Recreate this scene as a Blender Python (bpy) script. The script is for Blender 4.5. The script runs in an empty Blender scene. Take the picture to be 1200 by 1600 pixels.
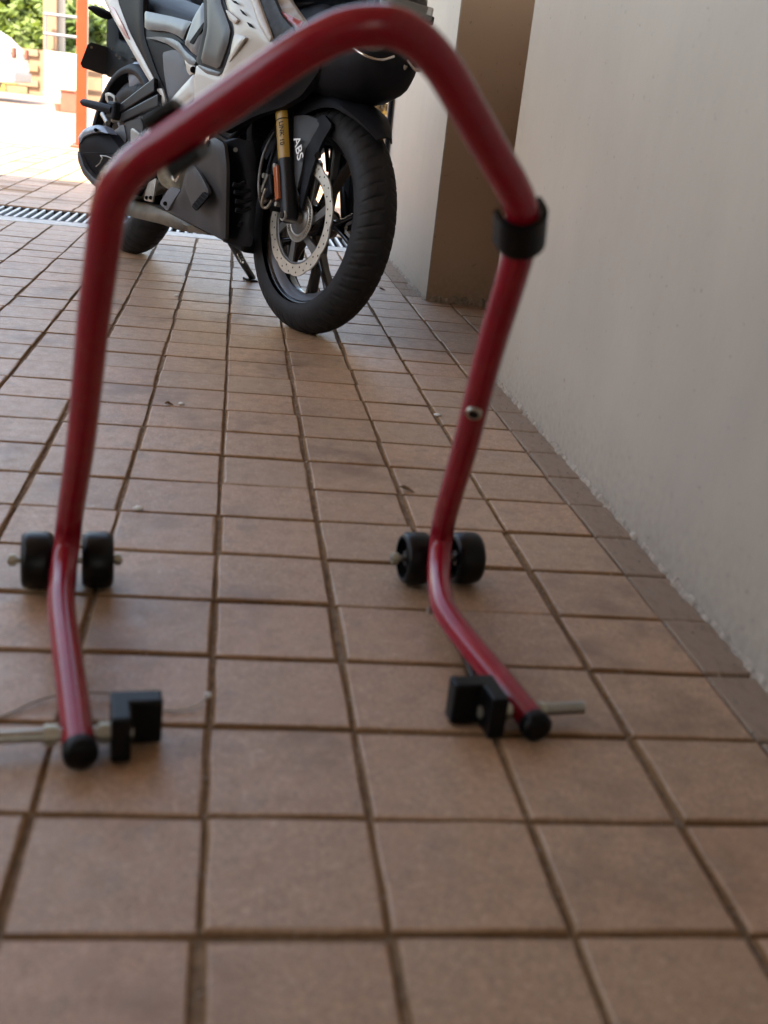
import bpy, bmesh, math, random
from math import sin, cos, pi, radians
from mathutils import Vector, Matrix, geometry

random.seed(7)
SC = bpy.context.scene
COL = SC.collection

# ------------------------------------------------------------------ camera
T = 0.145                                   # paver module, metres
CAM = Vector((-0.005620, 0.0, 0.588569))
CR = Vector((0.98696867, -0.12130622, 0.10572438))
CD = Vector((0.05635034, -0.3548682, -0.93321659))
CF = Vector((0.15072319, 0.92701314, -0.34340814))
FPX = 1719.16                               # focal length in photo pixels (1600 high)
cam_data = bpy.data.cameras.new("camera")
cam = bpy.data.objects.new("camera", cam_data)
COL.objects.link(cam)
cam.matrix_world = Matrix(((CR.x, -CD.x, -CF.x, CAM.x), (CR.y, -CD.y, -CF.y, CAM.y),
                           (CR.z, -CD.z, -CF.z, CAM.z), (0, 0, 0, 1)))
cam_data.sensor_fit = 'VERTICAL'
cam_data.sensor_height = 24.0
cam_data.sensor_width = 18.0
cam_data.lens = 24.0 * FPX / 1600
cam_data.clip_start = 0.02
cam_data.clip_end = 400
cam_data.dof.use_dof = True
cam_data.dof.focus_distance = 3.15
cam_data.dof.aperture_fstop = 3.2
SC.camera = cam

# ------------------------------------------------------------------ sky, sun, exposure
SUN_EL, SUN_AZ = 50.0, -150.0                # azimuth measured from +Y towards +X (sun high on the left, behind the viewer)
world = bpy.data.worlds.new("World")
SC.world = world
world.use_nodes = True
wn = world.node_tree
wn.nodes.clear()
wo = wn.nodes.new('ShaderNodeOutputWorld')
wb = wn.nodes.new('ShaderNodeBackground')
ws = wn.nodes.new('ShaderNodeTexSky')
ws.sky_type = 'NISHITA'
ws.sun_disc = False
ws.sun_elevation = radians(SUN_EL)
ws.sun_rotation = radians(SUN_AZ)
ws.dust_density = 2.0
wb.inputs[1].default_value = 0.15
wn.links.new(ws.outputs[0], wb.inputs[0])
wn.links.new(wb.outputs[0], wo.inputs[0])
sun_data = bpy.data.lights.new("sun", 'SUN')
sun_data.energy = 4.0
sun_data.angle = radians(0.5)
sun_data.color = (1.0, 0.95, 0.87)
sun = bpy.data.objects.new("sun", sun_data)
COL.objects.link(sun)
sd = Vector((sin(radians(SUN_AZ)) * cos(radians(SUN_EL)), cos(radians(SUN_AZ)) * cos(radians(SUN_EL)), sin(radians(SUN_EL))))
sun.rotation_euler = sd.to_track_quat('Z', 'Y').to_euler()
SC.view_settings.view_transform = 'Standard'
SC.view_settings.look = 'None'
SC.view_settings.exposure = 2.7
SC.view_settings.gamma = 1.0
SC.view_settings.use_white_balance = True
SC.view_settings.white_balance_temperature = 8000
SC.view_settings.white_balance_tint = 8
SC.view_settings.use_curve_mapping = False
SC.render.engine = 'CYCLES'
SC.cycles.max_bounces = 8
SC.cycles.diffuse_bounces = 5
SC.cycles.glossy_bounces = 4
SC.render.resolution_x = 768
SC.render.resolution_y = 1024

# ------------------------------------------------------------------ helpers
def ray(u, v):
    return CR * (u - 600) + CD * (v - 800) + CF * FPX

def on_z(u, v, z=0.0):
    d = ray(u, v)
    return CAM + d * ((z - CAM.z) / d.z)

def at_depth(u, v, zc):
    return CAM + ray(u, v) * (zc / FPX)

def on_plane(u, v, p, n):
    d = ray(u, v)
    return CAM + d * ((p - CAM).dot(n) / d.dot(n))

def in_view(p, m=60):
    q = p - CAM
    z = q.dot(CF)
    if z < 0.05:
        return False
    u = 600 + FPX * q.dot(CR) / z
    v = 800 + FPX * q.dot(CD) / z
    return -m < u < 1200 + m and -m < v < 1600 + m

def mat(name, base, rough=0.5, metal=0.0, noise=0.0, nscale=20.0, bump=0.0, bscale=200.0, coat=0.0,
        var=0.0, dirt=None, dirt_scale=4.0, dirt_amt=0.5, spec=0.5, rvar=0.0, trans=0.0):
    m = bpy.data.materials.new(name)
    m.use_nodes = True
    nt = m.node_tree
    L = nt.links
    b = nt.nodes['Principled BSDF']
    b.inputs['Base Color'].default_value = (*base, 1)
    b.inputs['Roughness'].default_value = rough
    b.inputs['Metallic'].default_value = metal
    b.inputs['Coat Weight'].default_value = coat
    b.inputs['Coat Roughness'].default_value = 0.08
    b.inputs['Specular IOR Level'].default_value = spec
    b.inputs['Transmission Weight'].default_value = trans
    tc = nt.nodes.new('ShaderNodeTexCoord')
    if noise or dirt or rvar:
        n = nt.nodes.new('ShaderNodeTexNoise')
        n.inputs['Scale'].default_value = nscale
        n.inputs['Detail'].default_value = 6
        L.new(tc.outputs['Object'], n.inputs['Vector'])
        r = nt.nodes.new('ShaderNodeValToRGB')
        r.color_ramp.elements[0].position = 0.3
        r.color_ramp.elements[1].position = 0.7
        r.color_ramp.elements[0].color = (*[c * (1 - noise) for c in base], 1)
        r.color_ramp.elements[1].color = (*[min(1, c * (1 + noise)) for c in base], 1)
        L.new(n.outputs[0], r.inputs[0])
        out = r.outputs[0]
        if dirt:
            n2 = nt.nodes.new('ShaderNodeTexNoise')
            n2.inputs['Scale'].default_value = dirt_scale
            n2.inputs['Detail'].default_value = 8
            n2.inputs['Roughness'].default_value = 0.65
            L.new(tc.outputs['Object'], n2.inputs['Vector'])
            mr = nt.nodes.new('ShaderNodeMapRange')
            mr.inputs[1].default_value = 0.48
            mr.inputs[2].default_value = 0.68
            mr.inputs[4].default_value = dirt_amt
            L.new(n2.outputs[0], mr.inputs[0])
            mx = nt.nodes.new('ShaderNodeMixRGB')
            mx.inputs[2].default_value = (*dirt, 1)
            L.new(mr.outputs[0], mx.inputs[0])
            L.new(out, mx.inputs[1])
            out = mx.outputs[0]
        L.new(out, b.inputs['Base Color'])
        if rvar:
            mr = nt.nodes.new('ShaderNodeMapRange')
            mr.inputs[1].default_value = 0.3
            mr.inputs[2].default_value = 0.7
            mr.inputs[3].default_value = max(0.02, rough - rvar)
            mr.inputs[4].default_value = min(1, rough + rvar)
            L.new(n.outputs[0], mr.inputs[0])
            L.new(mr.outputs[0], b.inputs['Roughness'])
    if bump:
        nb = nt.nodes.new('ShaderNodeTexNoise')
        nb.inputs['Scale'].default_value = bscale
        nb.inputs['Detail'].default_value = 4
        L.new(tc.outputs['Object'], nb.inputs['Vector'])
        bp_ = nt.nodes.new('ShaderNodeBump')
        bp_.inputs['Strength'].default_value = bump
        bp_.inputs['Distance'].default_value = 0.002
        L.new(nb.outputs[0], bp_.inputs['Height'])
        L.new(bp_.outputs[0], b.inputs['Normal'])
    return m

class MB:
    """collects faces and links them as one mesh object"""
    def __init__(s):
        s.v, s.f, s.sm = [], [], []
    def add(s, vs, fs, smooth=False):
        o = len(s.v)
        s.v += [tuple(p) for p in vs]
        s.f += [tuple(i + o for i in f) for f in fs]
        s.sm += [smooth] * len(fs)
        return s
    def mesh(s, name, m=None):
        me = bpy.data.meshes.new(name)
        me.from_pydata(s.v, [], s.f)
        me.polygons.foreach_set('use_smooth', s.sm)
        if m:
            me.materials.append(m)
        bm = bmesh.new(); bm.from_mesh(me)
        bmesh.ops.recalc_face_normals(bm, faces=bm.faces)
        bm.to_mesh(me); bm.free()
        me.update()
        return me
    def build(s, name, m, parent=None, bevel=0.0, label=None):
        o = bpy.data.objects.new(name, s.mesh(name, m))
        COL.objects.link(o)
        if parent is not None:
            o.parent = parent
        if bevel:
            md = o.modifiers.new('bevel', 'BEVEL')
            md.width = bevel; md.segments = 2; md.limit_method = 'ANGLE'; md.angle_limit = radians(35)
            md.harden_normals = False
        if label:
            o['label'] = label
        return o
    def box(s, c, d, rot=None):
        c = Vector(c); hx, hy, hz = [q / 2 for q in d]
        vs = [Vector((x, y, z)) for x in (-hx, hx) for y in (-hy, hy) for z in (-hz, hz)]
        if rot is not None:
            vs = [rot @ p for p in vs]
        vs = [p + c for p in vs]
        return s.add(vs, [(0, 1, 3, 2), (4, 6, 7, 5), (0, 4, 5, 1), (2, 3, 7, 6), (0, 2, 6, 4), (1, 5, 7, 3)])
    def cyl(s, a, b, r0, r1=None, n=24, smooth=True, caps=True):
        a = Vector(a); b = Vector(b); r1 = r0 if r1 is None else r1
        ax = (b - a).normalized()
        e1 = ax.orthogonal().normalized(); e2 = ax.cross(e1)
        vs = []
        for p, r in ((a, r0), (b, r1)):
            vs += [p + e1 * r * cos(2 * pi * i / n) + e2 * r * sin(2 * pi * i / n) for i in range(n)]
        s.add(vs, [(i, (i + 1) % n, n + (i + 1) % n, n + i) for i in range(n)], smooth)
        if caps:
            s.add(vs[:n], [tuple(range(n))]); s.add(vs[n:], [tuple(range(n))])
        return s
    def tube(s, pts, r, n=16, caps=True):
        pts = [Vector(p) for p in pts]
        rr = r if isinstance(r, (list, tuple)) else [r] * len(pts)
        t0 = (pts[1] - pts[0]).normalized()
        e1 = t0.orthogonal().normalized()
        vs = []
        for i, p in enumerate(pts):
            t = (pts[min(i + 1, len(pts) - 1)] - pts[max(i - 1, 0)]).normalized()
            e1 = (e1 - t * e1.dot(t)).normalized()
            e2 = t.cross(e1)
            vs += [p + e1 * rr[i] * cos(2 * pi * k / n) + e2 * rr[i] * sin(2 * pi * k / n) for k in range(n)]
        fs = []
        for i in range(len(pts) - 1):
            for k in range(n):
                fs.append((i * n + k, i * n + (k + 1) % n, (i + 1) * n + (k + 1) % n, (i + 1) * n + k))
        s.add(vs, fs, True)
        if caps:
            s.add(vs[:n], [tuple(range(n))]); s.add(vs[-n:], [tuple(range(n))])
        return s
    def lathe(s, prof, c, axis='Y', n=64, a0=0.0, a1=2 * pi, smooth=True, closed=False):
        """prof: (offset along axis, radius); revolved about the local Y axis through c"""
        full = abs(a1 - a0 - 2 * pi) < 1e-6
        m = n if full else n + 1
        vs = []
        for i in range(m):
            a = a0 + (a1 - a0) * i / n
            for (y, r) in prof:
                vs.append((c[0] + r * cos(a), c[1] + y, c[2] + r * sin(a)))
        k = len(prof)
        fs = []
        kk = k if closed else k - 1
        for i in range(n):
            j = (i + 1) % m
            for q in range(kk):
                q2 = (q + 1) % k
                fs.append((i * k + q, j * k + q, j * k + q2, i * k + q2))
        s.add(vs, fs, smooth)
        if closed and not full:
            s.add(vs[:k], [tuple(range(k))]); s.add(vs[-k:], [tuple(range(k))])
        return s
    def prism(s, poly, off):
        """poly: list of 3-D points (planar-ish), extruded by the vector off"""
        n = len(poly); off = Vector(off)
        a = [Vector(p) for p in poly]; b = [p + off for p in a]
        s.add(a + b, [tuple(range(n)), tuple(range(2 * n - 1, n - 1, -1))] + [(i, (i + 1) % n, n + (i + 1) % n, n + i) for i in range(n)])
        return s

def smooth_path(pts, sub=6):
    P = [Vector(p) for p in pts]
    out = []
    for i in range(len(P) - 1):
        p0 = P[max(i - 1, 0)]; p1 = P[i]; p2 = P[i + 1]; p3 = P[min(i + 2, len(P) - 1)]
        for k in range(sub):
            t = k / sub
            out.append(0.5 * ((2 * p1) + (p2 - p0) * t + (2 * p0 - 5 * p1 + 4 * p2 - p3) * t * t + (3 * p1 - p0 - 3 * p2 + p3) * t ** 3))
    out.append(P[-1])
    return out

def tag(o, label=None, cat=None, group=None, kind=None):
    if label: o['label'] = label
    if cat: o['category'] = cat
    if group: o['group'] = group
    if kind: o['kind'] = kind
    return o

def empty(name, loc=(0, 0, 0)):
    o = bpy.data.objects.new(name, None)
    COL.objects.link(o)
    o.location = loc
    o.empty_display_size = 0.1
    return o

# ------------------------------------------------------------------ setting materials
def paver_material():
    m = bpy.data.materials.new('terracotta_paver')
    m.use_nodes = True
    nt = m.node_tree; L = nt.links
    b = nt.nodes['Principled BSDF']
    geo = nt.nodes.new('ShaderNodeNewGeometry')
    oi = nt.nodes.new('ShaderNodeObjectInfo')
    at = nt.nodes.new('ShaderNodeAttribute'); at.attribute_name = 'rnd'
    ad = nt.nodes.new('ShaderNodeMath'); ad.operation = 'ADD'
    L.new(oi.outputs['Random'], ad.inputs[0]); L.new(at.outputs['Fac'], ad.inputs[1])
    fr = nt.nodes.new('ShaderNodeMath'); fr.operation = 'FRACT'
    L.new(ad.outputs[0], fr.inputs[0])
    cr = nt.nodes.new('ShaderNodeValToRGB')
    e = cr.color_ramp.elements
    e[0].position = 0.0; e[0].color = (0.281, 0.148, 0.076, 1)
    e[1].position = 1.0; e[1].color = (0.373, 0.201, 0.104, 1)
    for p, c in ((0.25, (0.335, 0.175, 0.089)), (0.5, (0.286, 0.172, 0.096)), (0.75, (0.393, 0.192, 0.096))):
        x = e.new(p); x.color = (*c, 1)
    L.new(fr.outputs[0], cr.inputs[0])
    def noise(scale, detail=5, rough=0.6):
        n = nt.nodes.new('ShaderNodeTexNoise')
        n.inputs['Scale'].default_value = scale
        n.inputs['Detail'].default_value = detail
        n.inputs['Roughness'].default_value = rough
        L.new(geo.outputs['Position'], n.inputs['Vector'])
        return n
    def rng(src, a, b_, c, d):
        r = nt.nodes.new('ShaderNodeMapRange')
        for i, q in enumerate((a, b_, c, d)):
            r.inputs[i + 1].default_value = q
        L.new(src, r.inputs[0])
        return r
    def mixc(fac, c1, c2, mode='MIX'):
        x = nt.nodes.new('ShaderNodeMixRGB'); x.blend_type = mode
        for i, q in ((0, fac), (1, c1), (2, c2)):
            if isinstance(q, (tuple, float)):
                x.inputs[i].default_value = (*q, 1) if isinstance(q, tuple) else q
            else:
                L.new(q, x.inputs[i])
        return x.outputs[0]
    big = noise(5, 4); mid = noise(38, 6); fine = noise(330, 3, 0.7); grit = noise(520, 2, 0.6); mott = noise(130, 4, 0.75); spot = noise(17, 7, 0.72)
    c = cr.outputs[0]
    c = mixc(rng(big.outputs[0], .35, .68, 0, .45).outputs[0], c, (0.390, 0.252, 0.141))
    c = mixc(rng(mid.outputs[0], .50, .64, 0, .75).outputs[0], c, (0.261, 0.146, 0.083))
    c = mixc(rng(spot.outputs[0], .55, .66, 0, .85).outputs[0], c, (0.164, 0.104, 0.065))
    c = mixc(rng(fine.outputs[0], .42, .62, .0, .60).outputs[0], c, (0.485, 0.314, 0.185))
    c = mixc(rng(grit.outputs[0], .50, .62, .0, .70).outputs[0], c, (0.148, 0.085, 0.050))
    c = mixc(rng(mott.outputs[0], .50, .64, .0, .36).outputs[0], c, (0.202, 0.127, 0.086))
    c = mixc(rng(mott.outputs[0], .44, .34, .0, .30).outputs[0], c, (0.632, 0.488, 0.372))
    # sand and dirt lodged on the bevelled edges of each paver
    tco = nt.nodes.new('ShaderNodeTexCoord'); spz = nt.nodes.new('ShaderNodeSeparateXYZ')
    L.new(tco.outputs['Object'], spz.inputs[0])
    dz = rng(spz.outputs[2], -.0016, -.0004, 1.0, 0.0)
    dzs = nt.nodes.new('ShaderNodeMath'); dzs.operation = 'MULTIPLY'; dzs.inputs[1].default_value = .75
    L.new(dz.outputs[0], dzs.inputs[0])
    c = mixc(dzs.outputs[0], c, (0.148, 0.085, 0.042))
    # oily marks and drip stains that are part of the floor
    st1 = noise(3.1, 3); st2 = noise(11, 6, .7)
    ml = nt.nodes.new('ShaderNodeMath'); ml.operation = 'MULTIPLY'
    L.new(rng(st1.outputs[0], .50, .62, 0, 1).outputs[0], ml.inputs[0]); L.new(rng(st2.outputs[0], .42, .60, 0, .85).outputs[0], ml.inputs[1])
    c = mixc(ml.outputs[0], c, (0.174, 0.090, 0.042))
    L.new(c, b.inputs['Base Color'])
    rr = rng(mid.outputs[0], .3, .7, .40, .56)
    mxr = nt.nodes.new('ShaderNodeMix'); L.new(dz.outputs[0], mxr.inputs[0]); L.new(rr.outputs[0], mxr.inputs[2]); mxr.inputs[3].default_value = .95
    L.new(mxr.outputs[0], b.inputs['Roughness'])
    sps = rng(dz.outputs[0], 0, 1, 1.0, .05)
    L.new(sps.outputs[0], b.inputs['Specular IOR Level'])
    bmp = nt.nodes.new('ShaderNodeBump'); bmp.inputs['Strength'].default_value = 0.45; bmp.inputs['Distance'].default_value = 0.0016
    L.new(fine.outputs[0], bmp.inputs['Height'])
    bm2 = nt.nodes.new('ShaderNodeBump'); bm2.inputs['Strength'].default_value = 0.28; bm2.inputs['Distance'].default_value = 0.003
    L.new(spot.outputs[0], bm2.inputs['Height']); L.new(bmp.outputs[0], bm2.inputs['Normal'])
    L.new(bm2.outputs[0], b.inputs['Normal'])
    return m

def wall_material(name, base, stain, bumpk=0.16):
    m = bpy.data.materials.new(name)
    m.use_nodes = True
    nt = m.node_tree; L = nt.links
    b = nt.nodes['Principled BSDF']
    geo = nt.nodes.new('ShaderNodeNewGeometry')
    mp = nt.nodes.new('ShaderNodeMapping'); mp.inputs['Scale'].default_value = (1, 4.5, 1.5)
    L.new(geo.outputs['Position'], mp.inputs['Vector'])
    def noise(scale, vec, detail=6):
        n = nt.nodes.new('ShaderNodeTexNoise'); n.inputs['Scale'].default_value = scale; n.inputs['Detail'].default_value = detail
        n.inputs['Roughness'].default_value = 0.62
        L.new(vec, n.inputs['Vector']); return n
    n1 = noise(2.2, mp.outputs[0]); n2 = noise(1.6, geo.outputs['Position']); n3 = noise(70, geo.outputs['Position']); n4 = noise(38, mp.outputs[0], 5)
    def rng(src, a, b_, c, d):
        r = nt.nodes.new('ShaderNodeMapRange')
        for i, q in enumerate((a, b_, c, d)):
            r.inputs[i + 1].default_value = q
        L.new(src, r.inputs[0]); return r.outputs[0]
    def mixc(fac, c1, c2):
        x = nt.nodes.new('ShaderNodeMixRGB')
        L.new(fac, x.inputs[0])
        for i, q in ((1, c1), (2, c2)):
            if isinstance(q, tuple): x.inputs[i].default_value = (*q, 1)
            else: L.new(q, x.inputs[i])
        return x.outputs[0]
    c = mixc(rng(n1.outputs[0], .35, .7, 0, .35), base, stain)
    c = mixc(rng(n2.outputs[0], .4, .7, 0, .6), c, tuple(q * 0.82 for q in base))
    c = mixc(rng(n3.outputs[0], .66, .71, 0, .8), c, tuple(q * 0.4 for q in base))
    # mottled darker tone low on the wall, fading upwards
    sep = nt.nodes.new('ShaderNodeSeparateXYZ'); L.new(geo.outputs['Position'], sep.inputs[0])
    lo = rng(sep.outputs[2], 0.0, 0.16, 0.55, 0.0)
    mm = nt.nodes.new('ShaderNodeMath'); mm.operation = 'MULTIPLY'
    L.new(lo, mm.inputs[0]); L.new(rng(n3.outputs[0], .35, .65, 0.2, 1.0), mm.inputs[1])
    c = mixc(mm.outputs[0], c, tuple(q * r for q, r in zip(base, (0.55, 0.52, 0.5))))
    L.new(c, b.inputs['Base Color'])
    b.inputs['Roughness'].default_value = 0.55
    bmp = nt.nodes.new('ShaderNodeBump'); bmp.inputs['Strength'].default_value = bumpk; bmp.inputs['Distance'].default_value = 0.002
    L.new(n3.outputs[0], bmp.inputs['Height'])
    bm2 = nt.nodes.new('ShaderNodeBump'); bm2.inputs['Strength'].default_value = bumpk * .6; bm2.inputs['Distance'].default_value = 0.003
    L.new(n4.outputs[0], bm2.inputs['Height']); L.new(bmp.outputs[0], bm2.inputs['Normal'])
    L.new(bm2.outputs[0], b.inputs['Normal'])
    return m

M_PAVER = paver_material()
M_DIRT = mat('joint_sand', (0.20, 0.135, 0.085), 0.95, noise=0.35, nscale=60, bump=0.9, bscale=350)
M_WALL = wall_material('painted_plaster', (0.40, 0.345, 0.288), (0.325, 0.278, 0.23))
M_BROWN = wall_material('brown_paint', (0.50, 0.375, 0.275), (0.44, 0.325, 0.235), 0.12)
M_CEIL = mat('ceiling_paint', (0.66, 0.60, 0.52), 0.8, noise=0.08, nscale=3)
M_CONC = mat('pale_concrete', (0.46, 0.45, 0.42), 0.6, noise=0.2, nscale=30, bump=0.5, bscale=200, dirt=(0.2, 0.18, 0.15), dirt_scale=14, dirt_amt=0.6)
M_STEEL_BAR = mat('galvanised_bar', (0.45, 0.46, 0.47), 0.42, metal=0.7, noise=0.2, nscale=60)
M_CHANNEL = mat('drain_channel', (0.035, 0.035, 0.035), 0.8, noise=0.3)
M_MORTAR = mat('rough_mortar', (0.30, 0.255, 0.21), 0.95, noise=0.35, nscale=80, bump=1.0, bscale=160)
M_CEMENT = mat('dusty_paver', (0.27, 0.19, 0.135), 0.85, noise=0.3, nscale=30, bump=0.8, bscale=250, dirt=(0.12, 0.10, 0.08), dirt_scale=30, dirt_amt=0.7)

# ------------------------------------------------------------------ ground
DR0, DR1 = 4.865, 5.262      # dark drain channel, along y
def sheet(name, x0, x1, y0, y1, z, m, kind='structure'):
    o = MB().add([(x0, y0, z), (x1, y0, z), (x1, y1, z), (x0, y1, z)], [(0, 1, 2, 3)]).build(name, m)
    return tag(o, kind=kind)
GZ = -.0048
ground = MB()
ground.add([(-9, -6, GZ), (3, -6, GZ), (3, DR0, GZ), (-9, DR0, GZ)], [(0, 1, 2, 3)])
ground.add([(-9, DR1, GZ), (3, DR1, GZ), (3, 9.6, GZ), (-9, 9.6, GZ)], [(0, 1, 2, 3)])
gb = ground.build('ground', M_DIRT)
tag(gb, 'brown sand bed seen in the joints between the pavers', kind='structure')

def far_material():
    m = bpy.data.materials.new('sunlit_forecourt')
    m.use_nodes = True
    nt = m.node_tree; L = nt.links
    b = nt.nodes['Principled BSDF']
    geo = nt.nodes.new('ShaderNodeNewGeometry')
    br = nt.nodes.new('ShaderNodeTexBrick')
    br.offset = 0.0
    br.inputs['Scale'].default_value = 1.0
    br.inputs['Brick Width'].default_value = T; br.inputs['Row Height'].default_value = T
    br.inputs['Mortar Size'].default_value = 0.004
    br.inputs['Color1'].default_value = (0.27, 0.17, 0.14, 1); br.inputs['Color2'].default_value = (0.24, 0.155, 0.125, 1)
    br.inputs['Mortar'].default_value = (0.20, 0.14, 0.10, 1)
    L.new(geo.outputs['Position'], br.inputs['Vector'])
    L.new(br.outputs[0], b.inputs['Base Color'])
    b.inputs['Roughness'].default_value = 0.6
    return m
far = MB().add([(-60, 9.6, 0), (40, 9.6, 0), (40, 120, 0), (-60, 120, 0)], [(0, 1, 2, 3)])
far.add([(-60, -6, 0), (-9, -6, 0), (-9, 9.6, 0), (-60, 9.6, 0)], [(0, 1, 2, 3)])
far = far.build('forecourt', far_material())
tag(far, 'sunlit forecourt beyond the drain', kind='structure')

# pavers -------------------------------------------------------------
paving = empty('paving')
tag(paving, 'square terracotta pavers with sanded joints', kind='structure')
def tile_geo(w, d, rnd):
    g = 0.0021 + rnd.uniform(-.0006, .0012)
    ch = 0.0036 + rnd.uniform(-.001, .0018)
    dep = 0.0036 + rnd.uniform(-.001, .0015)
    j = lambda k=.0011: rnd.uniform(-k, k) * (2.2 if rnd.random() < .12 else 1)
    hx, hy = w / 2 - g, d / 2 - g * .72
    n = 3
    def ring(ix, z, jk):
        pts = []
        cs = [(-hx + ix, -hy + ix), (hx - ix, -hy + ix), (hx - ix, hy - ix), (-hx + ix, hy - ix)]
        for i in range(4):
            a = cs[i]; b = cs[(i + 1) % 4]
            for k in range(n):
                t = k / n
                pts.append((a[0] + (b[0] - a[0]) * t + j(jk), a[1] + (b[1] - a[1]) * t + j(jk), z))
        return pts
    top = ring(ch, 0, .0009); m1 = ring(ch * .35, -dep * .4, .0009); m2 = ring(0, -dep, .0012); bot = ring(0, -.012, 0)
    N = 4 * n
    vs = top + m1 + m2 + bot
    fs = [tuple(range(N))]
    for r in range(3):
        for i in range(N):
            fs.append((r * N + i, (r + 1) * N + i, (r + 1) * N + (i + 1) % N, r * N + (i + 1) % N))
    return vs, fs
variants = []
rt = random.Random(3)
for k in range(14):
    vs, fs = tile_geo(T, T, rt)
    variants.append((vs, fs))
var_meshes = []
for k, (vs, fs) in enumerate(variants):
    mb = MB(); mb.add(vs, fs)
    var_meshes.append(mb.mesh('paver', M_PAVER))
edge_meshes = []
for k in range(4):
    mb = MB(); mb.add(*variants[k])
    edge_meshes.append(mb.mesh('paver', M_CEMENT))
edge_meshes = (edge_meshes * 4)[:14]
slots = []       # (x centre, y centre, w)
Y0 = 4.573 * T
XW = 4.45 * T     # wall plane
YN, YFB = 2.69, 3.638   # recess in the wall between these
def colx():
    return list(range(-60, 4))
rows = [Y0 + r * T for r in range(-14, 28)]
for y in rows:
    for i in colx():
        slots.append((i * T + T / 2, y + T / 2, T))
    if YN - T * .9 < y < YFB - T * .5:
        slots.append((4 * T + T / 2, y + T / 2, T))
        slots.append((5 * T + .37 * T, y + T / 2, .74 * T))
    else:
        slots.append((4 * T + .225 * T, y + T / 2, .45 * T))
yy = DR1 + 0.012
while yy < 9.6 - T:
    for i in colx():
        slots.append((i * T + T / 2, yy + T / 2, T))
    slots.append((4 * T + .5 * T, yy + T / 2, T))
    yy += T
def visible(x, y):
    if not any(in_view(Vector((x + a, y + b, 0)), 5) for a in (-.07, .07) for b in (-.07, .07)):
        return False
    return True
vis = [s for s in slots if visible(s[0], s[1]) and s[1] > 0.3]
vis.sort(key=lambda s: (s[0] - CAM.x) ** 2 + (s[1] - CAM.y) ** 2)
near = set(vis[:296])
rt = random.Random(11)
rest = MB(); rest_r = []
for s in slots:
    x, y, w = s
    z = rt.uniform(-.0011, .0011); tx = rt.uniform(-.006, .006); ty = rt.uniform(-.006, .006)
    dx = rt.uniform(-.0019, .0019); dy = rt.uniform(-.0017, .0017); rz = rt.uniform(-.006, .006)
    q = rt.randrange(4); k = rt.randrange(len(variants)); rr = rt.random()
    if x < -4.5 and y < 3: continue
    if s in near:
        edge = x > 4 * T and not (YN - T < y < YFB)
        o = bpy.data.objects.new('paver', edge_meshes[k] if edge else var_meshes[k])
        o.location = (x + dx, y + dy, z)
        o.scale = (w / T, 1, 1)
        o.rotation_euler = (tx, ty, rz + (q * pi / 2 if w == T else (q % 2) * pi))
        o.parent = paving
        COL.objects.link(o)
    else:
        mtx = Matrix.Translation((x + dx, y + dy, z)) @ Matrix.Diagonal((w / T, 1, 1, 1)) @ Matrix.Rotation(rz, 4, 'Z') @ Matrix.Rotation(tx, 4, 'X')
        vs, fs = variants[k]
        rest.add([mtx @ Vector(p) for p in vs], fs)
        rest_r += [rr] * len(fs)
ro = rest.build('paver_field', M_PAVER, paving)
ro['kind'] = 'stuff'
at = ro.data.attributes.new('rnd', 'FLOAT', 'FACE')
at.data.foreach_set('value', rest_r)

# drain --------------------------------------------------------------
drain = empty('drain_channel', (0, DR0, 0))
tag(drain, 'grated drain channel of grey metal bars crossing the paving behind the motorcycle', 'drain')
ch = MB()
ch.add([(-9, 0, -.13), (XW, 0, -.13), (XW, DR1 - DR0, -.13), (-9, DR1 - DR0, -.13)], [(0, 1, 2, 3)])
ch.add([(-9, 0, -.13), (XW, 0, -.13), (XW, 0, -.004), (-9, 0, -.004)], [(0, 1, 2, 3)])
ch.add([(-9, DR1 - DR0, -.13), (XW, DR1 - DR0, -.13), (XW, DR1 - DR0, -.004), (-9, DR1 - DR0, -.004)], [(0, 1, 2, 3)])
ch.build('channel', M_CHANNEL, drain)
bar = MB(); L_ = DR1 - DR0 - .05
bar.box((0, 0, -.011), (.011, L_, .02))
bme = None
nb = 0
x = XW - .03
pitch = 0.0355
while x > -1.6:
    if bme is None:
        o = bar.build('grate_bar', M_STEEL_BAR, drain, bevel=.003)
        bme = o
    else:
        o = bme.copy(); COL.objects.link(o); o.parent = drain
    o.location = (x, (DR1 - DR0) / 2, 0)
    x -= pitch
fr_ = MB()
fr_.box(((-1.6 + XW) / 2, .02, -.012), (XW + 1.6, .012, .02)); fr_.box(((-1.6 + XW) / 2, DR1 - DR0 - .02, -.012), (XW + 1.6, .012, .02))
fr_.build('grate_frame', M_CHANNEL, drain)
ks = MB()
xs = XW
rk = random.Random(5)
strip = None
while xs > -3:
    w = .58
    m_ = MB().box((xs - w / 2, -.069, -.012), (w - .008, .128, .026))
    m_.build('kerb_strip', M_CONC, drain, bevel=.004)
    xs -= w

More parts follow.
